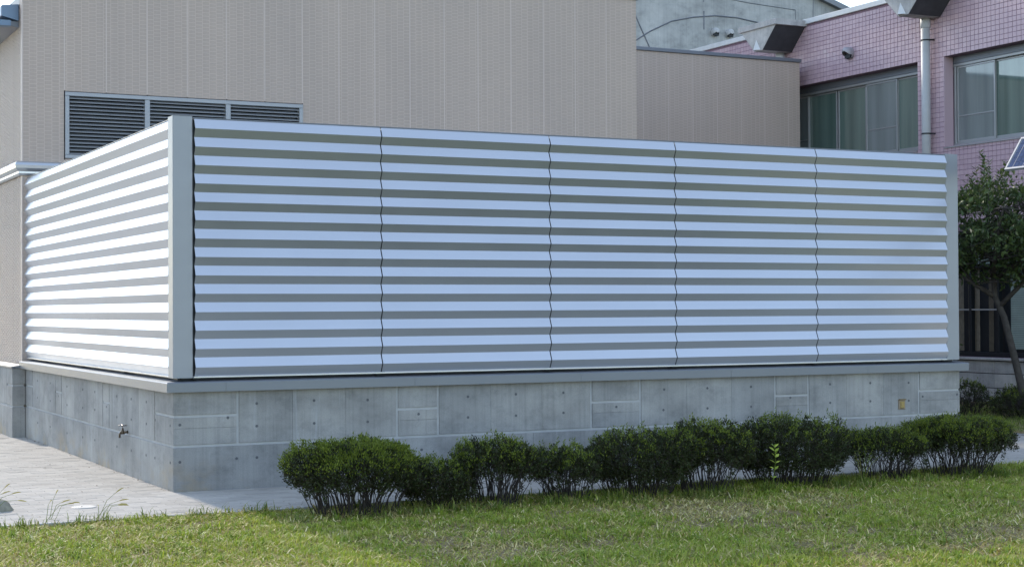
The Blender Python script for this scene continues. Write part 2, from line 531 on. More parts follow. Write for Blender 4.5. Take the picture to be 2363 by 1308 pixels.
pavement = link('pavement', None)
pavement = None
mb = MB()
mb.box(-14, 11.0, -1.66, 30, -0.06, -0.006)
pavement = part('pavement', mb, 'pave_base', kind='structure')
# concrete blocks in running bond, each a little higher or lower than the next
mbp_v, mbp_f = [], []
def paver_field(x0, x1, y0, y1):
    rows = int((y1 - y0) / 0.1)
    for r in range(rows):
        off = 0.1 if r % 2 else 0.0
        x = x0 - off
        while x < x1:
            a, b = max(x, x0) + 0.0008, min(x + 0.2, x1) - 0.0008
            if b - a > 0.02:
                ya, yb = y0 + r * 0.1 + 0.0008, y0 + (r + 1) * 0.1 - 0.0008
                z = random.uniform(-0.0012, 0.0012)
                tx, ty = random.uniform(-0.0008, 0.0008), random.uniform(-0.0008, 0.0008)
                k = len(mbp_v)
                c = 0.0025
                mbp_v.extend([(a, ya, -0.02), (b, ya, -0.02), (b, yb, -0.02), (a, yb, -0.02),
                              (a, ya, z - c), (b, ya, z - c), (b, yb, z - c), (a, yb, z - c),
                              (a + c, ya + c, z - tx - ty), (b - c, ya + c, z + tx - ty), (b - c, yb - c, z + tx + ty), (a + c, yb - c, z - tx + ty)])
                for i in range(4):
                    j = (i + 1) % 4
                    mbp_f.append((k + i, k + j, k + 4 + j, k + 4 + i))
                    mbp_f.append((k + 4 + i, k + 4 + j, k + 8 + j, k + 8 + i))
                mbp_f.append((k + 8, k + 9, k + 10, k + 11))
            x += 0.2
paver_field(-4.6, -0.002, -1.655, 7.15)
paver_field(-4.6, -0.19, 7.2, 12)
paver_field(0.0, 9.07, -1.655, -0.005)
paver_field(9.075, 10.99, -1.655, 5)
m_ = MB(); m_.v = mbp_v; m_.f = mbp_f
part('paving_block', m_, 'paver', pavement, kind='stuff')

# kerb of thin concrete edging stones between pavement and lawn
kerb = part('kerb', MB().box(-14, 13, -1.715, -1.68, -0.12, -0.008), 'joint', kind='structure')
kb = MB().slab(lambda u, v, w: (u, -1.722 + w * 0 + v, w), 0.003, 0.597, 0, 0.062, -0.1, 0.012, 0.004)
kme = mesh_of('kerb_stone', kb, MT['concrete_pale'], (0, 0, 0))
for i in range(24):
    link('kerb_stone', kme, kerb, (-4.2 + i * 0.6, 0, random.uniform(-0.003, 0.003)))
kb2 = MB().slab(lambda u, v, w: (10.99 + v, u, w), 0.003, 0.597, 0, 0.06, -0.1, 0.015, 0.004)
kme2 = mesh_of('kerb_stone', kb2, MT['concrete_pale'], (0, 0, 0))
for i in range(12):
    link('kerb_stone', kme2, kerb, (0, -1.6 + i * 0.6, 0))

# ================================================================== concrete plinth wall
wall = thing('concrete_wall', 'low fair-faced concrete wall with grey coping carrying the silver ribbed screen', 'wall', (0, 0, 0))
core = MB()
core.box(0.01, W_ENC - 0.01, 0.01, 0.2, -0.1, 0.885)
core.box(0.01, 0.2, 0.2, L_ENC - 0.02, -0.1, 0.885)
core.box(W_ENC - 0.2, W_ENC - 0.016, 0.2, L_ENC - 0.02, -0.1, 0.885)
part('wall_core', core, 'joint', wall)
ZJ, ZM = 0.398, 0.664
G = 0.012      # half width of a grooved joint
g = 0.0006     # half width of a form seam
def plates(mp, specs, wout=0.016, ch=0.0022):
    for (u0, u1, v0, v1, ea, eb, ec, ed) in specs:
        # ea..ed: half gaps at left, right, bottom, top
        part('concrete_panel', MB().slab(mp, u0 + ea, u1 - eb, v0 + ec, v1 - ed, -0.02, 0.0, ch), 'concrete', wall)
jf = [0.0, 0.592, 2.15, 2.575, 4.26, 4.835, 6.515, 6.95, 8.48, W_ENC]
sp = []
for i in range(len(jf) - 1):
    a, b = jf[i], jf[i + 1]
    ea = 0 if i == 0 else G
    eb = 0 if i == len(jf) - 2 else G
    if i % 2 == 0:
        sp += [(a, b, ZJ, 0.555, ea, eb, G, g), (a, b, 0.555, ZM, ea, eb, g, G), (a, b, ZM, 0.884, ea, eb, G, 0)]
    else:
        n = 3
        for k in range(n):
            u0 = a + (b - a) * k / n; u1 = a + (b - a) * (k + 1) / n
            sp.append((u0, u1, ZJ, 0.884, ea if k == 0 else g, eb if k == n - 1 else g, G, 0))
low = [0.0, 1.80, 3.6, 5.4, 7.2, W_ENC]
for i in range(5):
    sp.append((low[i], low[i + 1], -0.1, ZJ, 0 if i == 0 else g, 0 if i == 4 else g, 0, G))
plates(FRONT, sp)
jl = [0.016, 0.65, 2.493, 2.79, 4.915, 5.269, 6.724, L_ENC - 0.02]
sp = []
for i in range(len(jl) - 1):
    a, b = jl[i], jl[i + 1]
    ea = 0 if i == 0 else G
    eb = 0 if i == len(jl) - 2 else G
    if i % 2 == 0:
        sp += [(a, b, ZJ, ZM, ea, eb, G, G), (a, b, ZM, 0.884, ea, eb, G, 0)]
    else:
        n = 3
        for k in range(n):
            u0 = a + (b - a) * k / n; u1 = a + (b - a) * (k + 1) / n
            sp.append((u0, u1, ZJ, 0.884, ea if k == 0 else g, eb if k == n - 1 else g, G, 0))
low = [0.016, 1.784, 3.61, 5.452, L_ENC - 0.02]
for i in range(4):
    sp.append((low[i], low[i + 1], -0.1, ZJ, 0 if i == 0 else g, 0 if i == 3 else g, 0, G))
plates(LEFT, sp)
plates(RIGHT, [(a, b, v0, v1, g, g, 0 if v0 < 0 else G, G if v0 < 0 else 0) for a, b in ((0.016, 2.4), (2.4, 4.8), (4.8, 7.2)) for v0, v1 in ((-0.1, ZJ), (ZJ, 0.884))])
# form-tie holes as discs, their recess shade put into the dark colour
ties_f = [(0.06, 0.59), (0.06, 0.26), (0.5, 0.64), (0.58, 0.27), (0.77, 0.76), (0.77, 0.555), (0.77, 0.27), (1.32, 0.77), (1.32, 0.56), (1.85, 0.76), (1.85, 0.555),
          (2.37, 0.61), (2.89, 0.76), (2.89, 0.56), (2.4, 0.27), (3.41, 0.77), (3.41, 0.56), (3.94, 0.77), (3.94, 0.57), (4.26, 0.29), (4.55, 0.61),
          (5.12, 0.77), (5.11, 0.56), (5.65, 0.77), (5.65, 0.56), (6.2, 0.77), (6.2, 0.56), (6.71, 0.64), (7.24, 0.77), (7.24, 0.57),
          (7.79, 0.77), (7.79, 0.57), (8.33, 0.76), (8.33, 0.56), (8.53, 0.6), (9.03, 0.61), (8.33, 0.3), (7.79, 0.29), (8.51, 0.3), (1.32, 0.27), (1.85, 0.27), (3.41, 0.27), (5.1, 0.27), (5.65, 0.27), (6.2, 0.28)]
ties_l = [(6.38, 0.75), (6.38, 0.54), (5.58, 0.75), (5.58, 0.54), (4.6, 0.75), (4.6, 0.54), (3.76, 0.75), (3.76, 0.55), (3.16, 0.75), (3.16, 0.56), (2.15, 0.75), (2.15, 0.54),
          (1.55, 0.75), (1.55, 0.55), (0.96, 0.75), (0.96, 0.545), (0.1, 0.58), (0.1, 0.25), (0.63, 0.6), (4.6, 0.22), (3.16, 0.24), (1.55, 0.25), (0.97, 0.25), (0.64, 0.25),
          (5.58, 0.23), (2.15, 0.245), (3.76, 0.23), (6.38, 0.23), (2.62, 0.62), (5.07, 0.62)]
mb = MB()
for mp, lst in ((FRONT, ties_f), (LEFT, ties_l)):
    for u, v in lst:
        # shallow disc with a raised rim
        ring = []
        n = 10
        for rr, ww in ((0.014, -0.003), (0.013, 0.0018), (0.011, 0.0018), (0.0095, 0.0005)):
            ring.append([mp(u + rr * math.cos(q * 2 * math.pi / n), v + rr * math.sin(q * 2 * math.pi / n), ww) for q in range(n)])
        k = len(mb.v)
        for rg in ring:
            mb.v.extend(rg)
        for a in range(3):
            for q in range(n):
                mb.f.append((k + a * n + q, k + a * n + (q + 1) % n, k + (a + 1) * n + (q + 1) % n, k + (a + 1) * n + q))
        mb.f.append(tuple(k + 3 * n + q for q in range(n)))
part('tie_hole', mb, 'tie_recess', wall, kind='stuff')
# coping in lengths, dripping over the wall by 75 mm
CP = [(-0.075, 0.882), (-0.075, 0.962), (-0.068, 0.970), (0.16, 0.985), (0.16, 0.90), (-0.062, 0.90), (-0.062, 0.882)]
for a, b in ((-0.075, 0.46), (0.462, 2.3), (2.302, 4.1), (4.102, 5.9), (5.902, 7.7), (7.702, 9.145)):
    mb = MB()
    if a < 0:   # mitred corner
        n = len(CP)
        mb.add([(w, w, z) for w, z in CP] + [(b, w, z) for w, z in CP], [tuple(range(n, 2 * n))] + [(i, (i + 1) % n, n + (i + 1) % n, n + i) for i in range(n)])
    else:
        mb.prism(CP, lambda w, z, t: (t, w, z), a, b)
    part('coping', mb, 'coping', wall)
for a, b in ((-0.075, 1.7), (1.702, 3.5), (3.502, 5.4), (5.402, 7.24)):
    mb = MB()
    if a < 0:
        n = len(CP)
        mb.add([(w, w, z) for w, z in CP] + [(w, b, z) for w, z in CP], [tuple(range(n, 2 * n))] + [(i, (i + 1) % n, n + (i + 1) % n, n + i) for i in range(n)])
    else:
        mb.prism(CP, lambda w, z, t: (w, t, z), a, b)
    part('coping', mb, 'coping', wall)
part('coping', MB().prism(CP, lambda w, z, t: (W_ENC - w, t, z), 0.17, 7.24), 'coping', wall)

# ================================================================== ribbed metal screen
scr = thing('metal_screen', 'tall silver screen of horizontally ribbed metal panels with grey corner posts', 'screen', (0, 0, 0.985))
ZT, ZB, PITCH_R, PR, UP = 3.322, 1.022, 0.1643, 0.038, 0.088
def ribbed(mp, u0, u1):
    prof = []
    for i in range(14):
        zt = ZT - i * PITCH_R
        prof.append((zt, 0.0)); prof.append((zt - UP, PR))
    prof.append((ZT - 14 * PITCH_R, 0.0))
    th = 0.004
    mb = MB()
    n = len(prof)
    vs = [mp(u0, z, w) for z, w in prof] + [mp(u1, z, w) for z, w in prof] + [mp(u0, z, w - th) for z, w in prof] + [mp(u1, z, w - th) for z, w in prof]
    fs = []
    for i in range(n - 1):
        fs += [(i, i + 1, n + i + 1, n + i), (2 * n + i, 3 * n + i, 3 * n + i + 1, 2 * n + i + 1),
               (i, 2 * n + i, 2 * n + i + 1, i + 1), (n + i, n + i + 1, 3 * n + i + 1, 3 * n + i)]
    fs += [(0, n, 3 * n, 2 * n), (n - 1, 3 * n - 1, 4 * n - 1, 2 * n - 1)]
    return mb.add(vs, fs)
FR2 = lambda u, v, w: (u, 0.004 - w, v)
LF2 = lambda u, v, w: (0.035 - w, u, v)
RT2 = lambda u, v, w: (W_ENC - 0.006 + w, u, v)
fs_ = [0.197, 1.991, 3.794, 5.262, 7.063, 8.884]
for i in range(5):
    a = fs_[i] + (0.0 if i == 0 else 0.0055)
    part('ribbed_panel', ribbed(FR2, a, fs_[i + 1] - (0.0 if i == 4 else 0.0055)), 'panel', scr)
ls_ = [0.168, 2.08, 4.09, 6.146, 7.27]
for i in range(4):
    part('ribbed_panel', ribbed(LF2, ls_[i] + (0 if i == 0 else 0.0012), ls_[i + 1] - 0.0012), 'panel', scr)
for i in range(4):
    part('ribbed_panel', ribbed(RT2, 0.19 + i * 1.77, 0.187 + (i + 1) * 1.77), 'panel', scr)
def chbox(x0, x1, y0, y1, z0, z1, c):
    pr = [(x0 + c, y0), (x1 - c, y0), (x1, y0 + c), (x1, y1 - c), (x1 - c, y1), (x0 + c, y1), (x0, y1 - c), (x0, y0 + c)]
    return MB().prism(pr, lambda a, b, t: (a, b, t), z0, z1)
part('corner_post', chbox(0.0, 0.181, 0.0, 0.168, 1.004, 3.342, 0.006), 'post', scr)
part('corner_post', chbox(8.895, 9.078, 0.004, 0.18, 1.004, 3.342, 0.006), 'post', scr)
# lip under the panels, slim cap over them, dark rails and supports behind
for mp, a, b in ((FR2, 0.185, 8.89), (LF2, 0.172, 7.26), (RT2, 0.185, 7.26)):
    part('bottom_trim', MB().slab(mp, a, b, 1.003, 1.019, -0.03, 0.012, 0.003), 'panel', scr)
    part('top_cap', MB().slab(mp, a, b, 3.324, 3.334, -0.06, 0.004, 0.001), 'cap', scr)
    part('base_rail', MB().slab(mp, a - 0.13, b, 0.986, 1.0028, -0.14, -0.05), 'dark', scr)
for u in fs_[1:5]:
    part('support_post', MB().slab(FR2, u - 0.04, u + 0.04, 0.99, 3.3, -0.09, -0.012), 'dark', scr)
for u in ls_[1:4]:
    part('support_post', MB().slab(LF2, u - 0.04, u + 0.04, 0.99, 3.3, -0.09, -0.012), 'dark', scr)
part('support_post', MB().slab(FR2, 0.183, 0.23, 0.99, 3.3, -0.09, -0.012), 'dark', scr)
part('support_post', MB().slab(FR2, 8.85, 8.893, 0.99, 3.3, -0.09, -0.012), 'dark', scr)

# water tap on the sunny side of the plinth
tap = thing('water_tap', 'small weathered brass tap on the sunlit side of the concrete wall', 'tap', (0, 1.69, 0.40))
TP = lambda x, y, z: (x * 0.68, 1.69 + (y - 1.69) * 0.62, 0.42 + (z - 0.43) * 0.7)
mb = MB()
mb.tube([TP(-0.001, 1.69, 0.43), TP(-0.02, 1.69, 0.43), TP(-0.075, 1.69, 0.43)], [0.018, 0.011, 0.013], 10)
mb.tube([TP(-0.075, 1.69, 0.405), TP(-0.075, 1.69, 0.43), TP(-0.075, 1.69, 0.463), TP(-0.075, 1.69, 0.49)], [0.019, 0.020, 0.012, 0.007], 10)
part('tap_body', mb, 'brass', tap, True)
part('spout', MB().tube([TP(-0.075, 1.69, 0.432), TP(-0.105, 1.69, 0.428), TP(-0.118, 1.69, 0.405), TP(-0.118, 1.69, 0.355)], [0.012, 0.010, 0.009, 0.0095], 10), 'brass', tap, True)
mb = MB()
mb.tube([TP(-0.075, 1.69, 0.485), TP(-0.075, 1.69, 0.52)], 0.005, 8)
mb.tube([TP(-0.13, 1.69, 0.527), TP(-0.1, 1.69, 0.522), TP(-0.05, 1.69, 0.522), TP(-0.02, 1.69, 0.527)], [0.007, 0.005, 0.005, 0.007], 8)
mb.tube([TP(-0.075, 1.635, 0.527), TP(-0.075, 1.665, 0.522), TP(-0.075, 1.715, 0.522), TP(-0.075, 1.745, 0.527)], [0.007, 0.005, 0.005, 0.007], 8)
part('handle', mb, 'chrome', tap, True)

# yellow marker box near the right end
yb = thing('marker_plate', 'small yellow plate with dark marks near right end of concrete wall', 'plate', (8.227, 0, 0.47))
part('plate_frame', MB().slab(FRONT, 8.180, 8.274, 0.468, 0.580, 0.001, 0.012, 0.004), 'tan', yb)
part('plate_face', MB().slab(FRONT, 8.197, 8.257, 0.485, 0.556, 0.013, 0.018, 0.003), 'yellow', yb)
part('plate_shadow', MB().slab(FRONT, 8.182, 8.272, 0.572, 0.583, 0.013, 0.03), 'yellow_dark', yb)  # dark strip stands in for the recess shadow along the top
mb = MB()
for v0, v1, a, b in ((0.478, 0.484, 8.2, 8.24), (0.497, 0.501, 8.2, 8.222), (0.512, 0.548, 8.204, 8.209), (0.512, 0.516, 8.209, 8.222)):
    mb.slab(FRONT, a, b, v0, v1, 0.0135, 0.0195)
part('plate_mark', mb, 'yellow_dark', yb)

# ================================================================== grey building
gb = thing('grey_building', 'tall grey building clad in embossed vertical siding with a louvred vent', 'building', (4.6, 7.29, 0))
seams = [-0.03, 0.513] + [0.513 + 0.5443 * k for k in range(1, 17)]
seams[-1] = 9.222
LV = (0.518, 3.785, 3.60, 4.475)
core = MB()
core.box(0.02, 9.17, 7.45, 16, 0.0, 5.6)
core.box(0.0, 0.5, 7.2915, 7.45, 0.0, 6.36)
core.box(0.5, 3.8, 7.2915, 7.45, 0.0, 3.58)
core.box(0.5, 3.8, 7.2915, 7.45, 4.49, 6.36)
core.box(3.8, 9.21, 7.2915, 7.45, 0.0, 6.36)
part('wall', core, 'seam', gb)
part('wall_back', MB().box(0.5, 3.8, 7.42, 7.449, 3.58, 4.49), 'dark', gb)
s2 = 0.0075
for i in range(len(seams) - 1):
    a, b = seams[i], seams[i + 1]
    ea = 0.018 if i == 0 else s2
    if b < 0.6 or a > 3.7:
        sp = [(0.93, 6.37)]
    else:
        sp = [(0.93, LV[2] - 0.005), (LV[3] + 0.006, 6.37)]
    for v0, v1 in sp:
        part('siding_panel', MB().slab(FAC, a + ea, b - s2, v0, v1, -0.0012, 0.0, 0.0004), 'siding', gb)
part('corner_trim', MB().slab(FAC, -0.034, -0.013, 0.93, 6.37, -0.05, 0.004, 0.002), 'seam', gb)
yy = 7.34
while yy < 13:
    part('siding_panel', MB().slab(FACL, yy, yy + 0.54, 0.93, 5.42, -0.05, 0.0, 0.002), 'siding_side', gb)
    yy += 0.548
part('siding_panel', MB().slab(FACL, 7.335, 7.449, 5.422, 6.37, -0.05, 0.0, 0.002), 'siding_side', gb)
part('roof', MB().box(-0.03, 9.2, 7.45, 16, 5.6, 5.72), 'cap', gb)
part('parapet_cap', MB().slab(FAC, -0.06, 9.245, 6.372, 6.45, -0.18, 0.025, 0.006), 'cap', gb)
# louvred vent: frame, mullions, slats
lv = part('louvre', MB().slab(FAC, LV[0], LV[1], 4.42, 4.472, -0.09, 0.016, 0.004).slab(FAC, LV[0], LV[1], 3.603, 3.65, -0.09, 0.016, 0.004)
          .slab(FAC, LV[0], LV[0] + 0.055, 3.651, 4.419, -0.09, 0.016, 0.004).slab(FAC, LV[1] - 0.055, LV[1], 3.651, 4.419, -0.09, 0.016, 0.004)
          .slab(FAC, 1.565, 1.635, 3.651, 4.419, -0.09, 0.014, 0.004).slab(FAC, 2.675, 2.745, 3.651, 4.419, -0.09, 0.014, 0.004), 'louvre', gb)
for a, b in ((0.575, 1.563), (1.637, 2.673), (2.747, 3.728)):
    sm = MB().prism([(-0.002, 0.0), (0.0, 0.008), (-0.055, 0.036), (-0.057, 0.028)], lambda w, z, t: (t, -w, z), 0.0, b - a)
    me = mesh_of('slat', sm, MT['louvre'], (0, 0, 0))
    for k in range(16):
        z = 3.655 + k * 0.0485
        link('slat', me, lv, Vector((a, 7.285, z)) - wloc(lv))
# rounded steel cornice band
CN = [(0.0, 3.36), (0.03, 3.36), (0.05, 3.385), (0.05, 3.41), (0.07, 3.42), (0.095, 3.45), (0.1, 3.49), (0.09, 3.52), (0.06, 3.54), (0.0, 3.545)]
n = len(CN)
mb = MB()
mb.add([(-0.031 - w, 7.289 - w, z) for w, z in CN] + [(9.2, 7.289 - w, z) for w, z in CN], [(i, (i + 1) % n, n + (i + 1) % n, n + i) for i in range(n)] + [tuple(range(n, 2 * n))])
part('cornice', mb, 'cornice', gb)
mb = MB()
mb.add([(-0.031 - w, 7.289 - w, z) for w, z in CN] + [(-0.031 - w, 14, z) for w, z in CN], [(i, (i + 1) % n, n + (i + 1) % n, n + i) for i in range(n)] + [tuple(range(n, 2 * n))])
part('cornice', mb, 'cornice', gb)
# gutter and soffit along the left eave
part('gutter', MB().prism([(-0.04, 5.385), (-0.26, 5.44), (-0.26, 5.56), (-0.25, 5.575), (-0.04, 5.60)], lambda x, z, t: (x, t, z), 7.46, 15), 'gutter', gb)
part('soffit', MB().prism([(-0.031, 5.30), (-0.34, 5.36), (-0.34, 5.379), (-0.031, 5.379)], lambda x, z, t: (x, t, z), 7.5, 15), 'cap', gb)
part('gutter_bracket', MB().box(-0.29, -0.14, 7.44, 7.62, 5.31, 5.382), 'gutter', gb)
# concrete footing that the left face stands on
ft = part('footing', MB().box(-0.155, -0.02, 7.202, 14, -0.1, 0.88), 'joint', gb)
for v0, v1, e0, e1 in ((-0.1, ZJ, 0, G), (ZJ, ZM, G, G), (ZM, 0.884, G, 0)):
    part('concrete_panel', MB().slab(lambda u, v, w: (-0.168 - w, u, v), 7.19, 7.6, v0 + e0, v1 - e1, -0.018, 0.0, 0.005), 'concrete', ft)
    part('concrete_panel', MB().slab(lambda u, v, w: (u, 7.188 - w, v), -0.166, -0.004, v0 + e0, v1 - e1, -0.014, 0.0, 0.005), 'concrete', ft)
part('concrete_panel', MB().slab(lambda u, v, w: (-0.168 - w, u, v), 7.604, 14, -0.1, ZJ - G, -0.018, 0.0, 0.005), 'concrete', ft)
part('concrete_panel', MB().slab(lambda u, v, w: (-0.168 - w, u, v), 7.604, 14, ZJ + G, 0.884, -0.018, 0.0, 0.005), 'concrete', ft)
part('footing_cap', MB().prism([(-0.01, 0.887), (-0.185, 0.887), (-0.185, 0.905), (-0.02, 0.928), (-0.01, 0.928)], lambda x, z, t: (x, t, z), 7.17, 14), 'coping', gb)

# lower set-back wing
an = thing('grey_annex', 'lower grey siding wing set back beside the mauve tiled building', 'building', (12.2, 11.2, 0))
part('wall', MB().box(9.23, 15.24, 11.2015, 15.6, 0, 6.32), 'seam', an)
sa = [9.22, 9.54, 10.08, 10.62, 11.17, 11.72, 12.26, 12.80, 13.34, 13.88, 14.42, 14.97, 15.25]
for i in range(len(sa) - 1):
    part('siding_panel', MB().slab(ANX, sa[i] + s2, sa[i + 1] - s2, 0.3, 6.325, -0.0012, 0.0, 0.0004), 'siding', an)
part('parapet_cap', MB().slab(ANX, 9.225, 15.27, 6.328, 6.395, -0.2, 0.03, 0.006), 'cap', an)

# ================================================================== concrete gable behind
cg = thing('concrete_building', 'weathered concrete gable with arc-shaped joints and two vent hoods, behind the grey building', 'building', (18, 18, 0))
GAB = lambda u, v, w: (u, 18 - w, v)
zg = lambda x: 9.184 - (x - 20.933) * 0.317
mb = MB().prism([(10, 0), (24.5, 0), (24.5, zg(24.5)), (14, zg(14)), (10, zg(14) - 0.5)], lambda a, b, t: (a, t, b), 18.0, 30)
part('wall', mb, 'concrete_old', cg)
part('roof_cap', MB().prism([(24.7, zg(24.7) - 0.02), (24.7, zg(24.7) + 0.12), (13.9, zg(13.9) + 0.12), (13.9, zg(13.9) - 0.02)], lambda a, b, t: (a, t, b), 17.86, 30.1), 'cap', cg)
def jline(pts, r=0.016):
    part('joint_line', MB().tube([GAB(u, v, 0.004) for u, v in pts], r, 5), 'cap', cg)
arc = [(15.5, 7.70), (15.7, 7.83), (16.06, 8.05), (16.65, 8.33), (17.26, 8.47), (17.87, 8.55), (18.49, 8.55), (19.09, 8.48), (19.6, 8.36), (20.1, 8.2)]
jline(arc)
jline([(15.6, 8.5), (15.71, 8.29), (16.03, 7.69), (16.2, 7.3)])
jline([(17.55, 8.64), (17.55, 8.2)])
jline([(17.55, 8.85), (17.55, 9.6)], 0.008)
jline([(18.1, 8.99), (18.9, 8.93), (20.21, 8.87), (20.23, 8.5)], 0.009)
jline([(20.74, 8.6), (20.76, 9.2)], 0.008)
jline([(15.98, 8.9), (16.0, 9.8)], 0.008)
for hx in (17.84, 18.25):
    h = MB()
    n = 10
    for ww, rr in ((0.0, 0.1), (0.06, 0.105), (0.12, 0.085), (0.15, 0.04)):
        h.v.extend([GAB(hx + rr * math.cos(q * 2 * math.pi / n), 8.15 + rr * math.sin(q * 2 * math.pi / n) + ww * 0.1, ww) for q in range(n)])
    for a in range(3):
        for q in range(n):
            if a < 1 or 0 <= q <= 4 or q == 9 or q == 5:
                h.f.append((a * n + q, a * n + (q + 1) % n, (a + 1) * n + (q + 1) % n, (a + 1) * n + q))
    h.f.append(tuple(3 * n + q for q in range(n)))
    vh = part('vent_hood', h, 'pipe', cg, True)
    part('vent_opening', MB().slab(GAB, hx - 0.07, hx + 0.07, 8.06, 8.13, 0.06, 0.1), 'dark', vh)

# ================================================================== mauve tiled building
pk = thing('tiled_building', 'mauve tiled building with aluminium windows, concrete rain spouts and pale coping', 'building', (15.5, 8, 0))
Y0P, Y1P, ZTOP = 1.0, 17.9, 7.10
WL = (8.12, 12.6, 4.37, 5.93)      # left upper window opening (y0, y1, z0, z1)
WR = (2.6, 7.45, 4.37, 5.93)       # right upper window
WG = (2.0, 7.75, 0.76, 2.86)       # ground floor window with transom
holes = [WL, WR, WG]
ys = sorted({Y0P, Y1P} | {h[0] for h in holes} | {h[1] for h in holes})
zs = sorted({0.0, ZTOP} | {h[2] for h in holes} | {h[3] for h in holes})
core = MB()
for i in range(len(ys) - 1):
    for j in range(len(zs) - 1):
        cy, cz = (ys[i] + ys[i + 1]) / 2, (zs[j] + zs[j + 1]) / 2
        if any(h[0] < cy < h[1] and h[2] < cz < h[3] for h in holes):
            continue
        core.slab(PINK, ys[i], ys[i + 1], zs[j], zs[j + 1], -0.3, -0.006)
part('wall', core, 'grout', pk)
part('wall_back', MB().box(15.81, 24, Y0P, Y1P, 0, 7.05), 'dark', pk)
for h in (WL, WR):     # reveals tiled in the same mauve
    part('reveal', MB().slab(PINK, h[1] - 0.012, h[1] + 0.001, h[2] + 0.001, h[3] - 0.001, -0.2, -0.001), 'tile', pk)
TW, TH = 0.098, 1.56 / 18
tiles = []
z = 2.90
rows = [5.93 + TH * k for k in range(-34, 13)]
cut = []
for z0 in rows:
    y = Y0P
    while y < Y1P - TW:
        a, b = y, y + TW
        y += TW
        zc = z0 + TH / 2
        if zc > ZTOP or zc < 2.9:
            continue
        spans = [(a, b)]
        for h in holes:
            if h[2] < zc < h[3]:
                nx = []
                for p0, p1 in spans:
                    if p0 < h[0]:
                        nx.append((p0, min(p1, h[0])))
                    if p1 > h[1]:
                        nx.append((max(p0, h[1]), p1))
                spans = nx
        for p0, p1 in spans:
            if p1 - p0 > TW - 0.001:
                tiles.append((p0, z0))
            elif p1 - p0 > 0.015:
                cut.append((p0, p1, z0))
def in_frame(yv, zv):
    d = Vector((15.5, yv, zv)) - CAM
    Z = d.dot(_f)
    u = 1181.5 + FPX * d.dot(_r2) / Z; v = 654 - FPX * d.dot(_u2) / Z
    return 1850 < u < 2363 and 0 < v < 1000 and (u > 2215 or v < 340), Z
vis = []
for k, (a, z0) in enumerate(tiles):
    ok, Z = in_frame(a + TW / 2, z0 + TH / 2)
    if ok:
        vis.append((Z, k))
vis.sort()
single = {k for _, k in vis[:296]}
tme = mesh_of('wall_tile', MB().slab(lambda u, v, w: (-w, u, v), 0.0025, TW - 0.0065, 0.003, TH - 0.005, -0.01, 0.0, 0.0025), MT['tile'], (0, 0, 0))
rest = MB()
for k, (a, z0) in enumerate(tiles):
    if k in single:
        link('wall_tile', tme, pk, Vector((15.5 + random.uniform(-0.001, 0.001), a, z0)) - wloc(pk))
    else:
        rest.slab(PINK, a + 0.0025, a + TW - 0.0065, z0 + 0.003, z0 + TH - 0.005, -0.01, random.uniform(-0.001, 0.001), 0.0025)
for p0, p1, z0 in cut:
    rest.slab(PINK, p0 + 0.001, p1 - 0.001, z0 + 0.003, z0 + TH - 0.005, -0.01, 0.0, 0.0025)
part('wall_tile', rest, 'tile', pk, kind='stuff')
part('roof_coping', MB().slab(PINK, Y0P, Y1P, 7.102, 7.20, -0.3, 0.04, 0.006), 'white', pk)
# windows: outer frame, sliding sashes, panes
def window(h, mull, sill=True, xr=-0.235):
    y0, y1, z0, z1 = h
    z1 -= 0.12
    fr = MB()
    fr.slab(PINK, y0, y1, z1 - 0.05, z1 - 0.002, xr - 0.06, xr + 0.02, 0.004)
    fr.slab(PINK, y0, y1, z0 + 0.002, z0 + 0.06, xr - 0.06, xr + 0.02, 0.004)
    fr.slab(PINK, y0 + 0.001, y0 + 0.045, z0 + 0.061, z1 - 0.051, xr - 0.06, xr + 0.02, 0.004)
    fr.slab(PINK, y1 - 0.06, y1 - 0.014, z0 + 0.061, z1 - 0.051, xr - 0.06, xr + 0.02, 0.004)
    w = part('window', fr, 'frame', pk)
    if sill:
        part('head_panel', MB().slab(PINK, y0 + 0.001, y1 - 0.014, z1, z1 + 0.118, xr - 0.05, xr + 0.03), 'cap', w)
    if sill:
        part('sill', MB().prism([(-0.24, z0 + 0.001), (0.02, z0 - 0.03), (0.02, z0 - 0.012), (-0.2, z0 + 0.03)], lambda a, b, t: PINK(t, b, a), y0 + 0.002, y1 - 0.014), 'frame', w)
    for i, (a, b, kind) in enumerate(mull):
        off = xr - (0.0 if kind[0] == 'f' else 0.035)
        t_ = 0.032
        sash = MB()
        za, zb = z0 + 0.062, z1 - 0.053
        sash.slab(PINK, a, b, zb - t_, zb, off - 0.03, off, 0.003)
        sash.slab(PINK, a, b, za, za + t_ + 0.012, off - 0.03, off, 0.003)
        sash.slab(PINK, a, a + t_, za + t_ + 0.013, zb - t_ - 0.001, off - 0.03, off, 0.003)
        sash.slab(PINK, b - t_, b, za + t_ + 0.013, zb - t_ - 0.001, off - 0.03, off, 0.003)
        if kind.endswith('b'):
            zz = z0 + (z1 - z0) * 0.36
            sash.slab(PINK, a + t_ + 0.001, b - t_ - 0.001, zz, zz + 0.02, off - 0.024, off - 0.004)
        part('sash', sash, 'frame', w)
        pane = MB().slab(PINK, a + t_ - 0.004, b - t_ + 0.004, za + t_, zb - t_ + 0.004, off - 0.02, off - 0.013)
        part('pane', pane, 'glass_grey' if kind.endswith('b') else 'glass', w)
    return w
window(WL, [(11.58, 12.53, 'fb'), (10.74, 11.62, 'r'), (9.86, 10.70, 'r'), (8.95, 9.83, 'fb'), (8.17, 8.98, 'r')])
window(WR, [(6.46, 7.38, 'fb'), (5.5, 6.50, 'r'), (4.6, 5.52, 'fb'), (3.65, 4.63, 'r'), (2.66, 3.68, 'fb')])
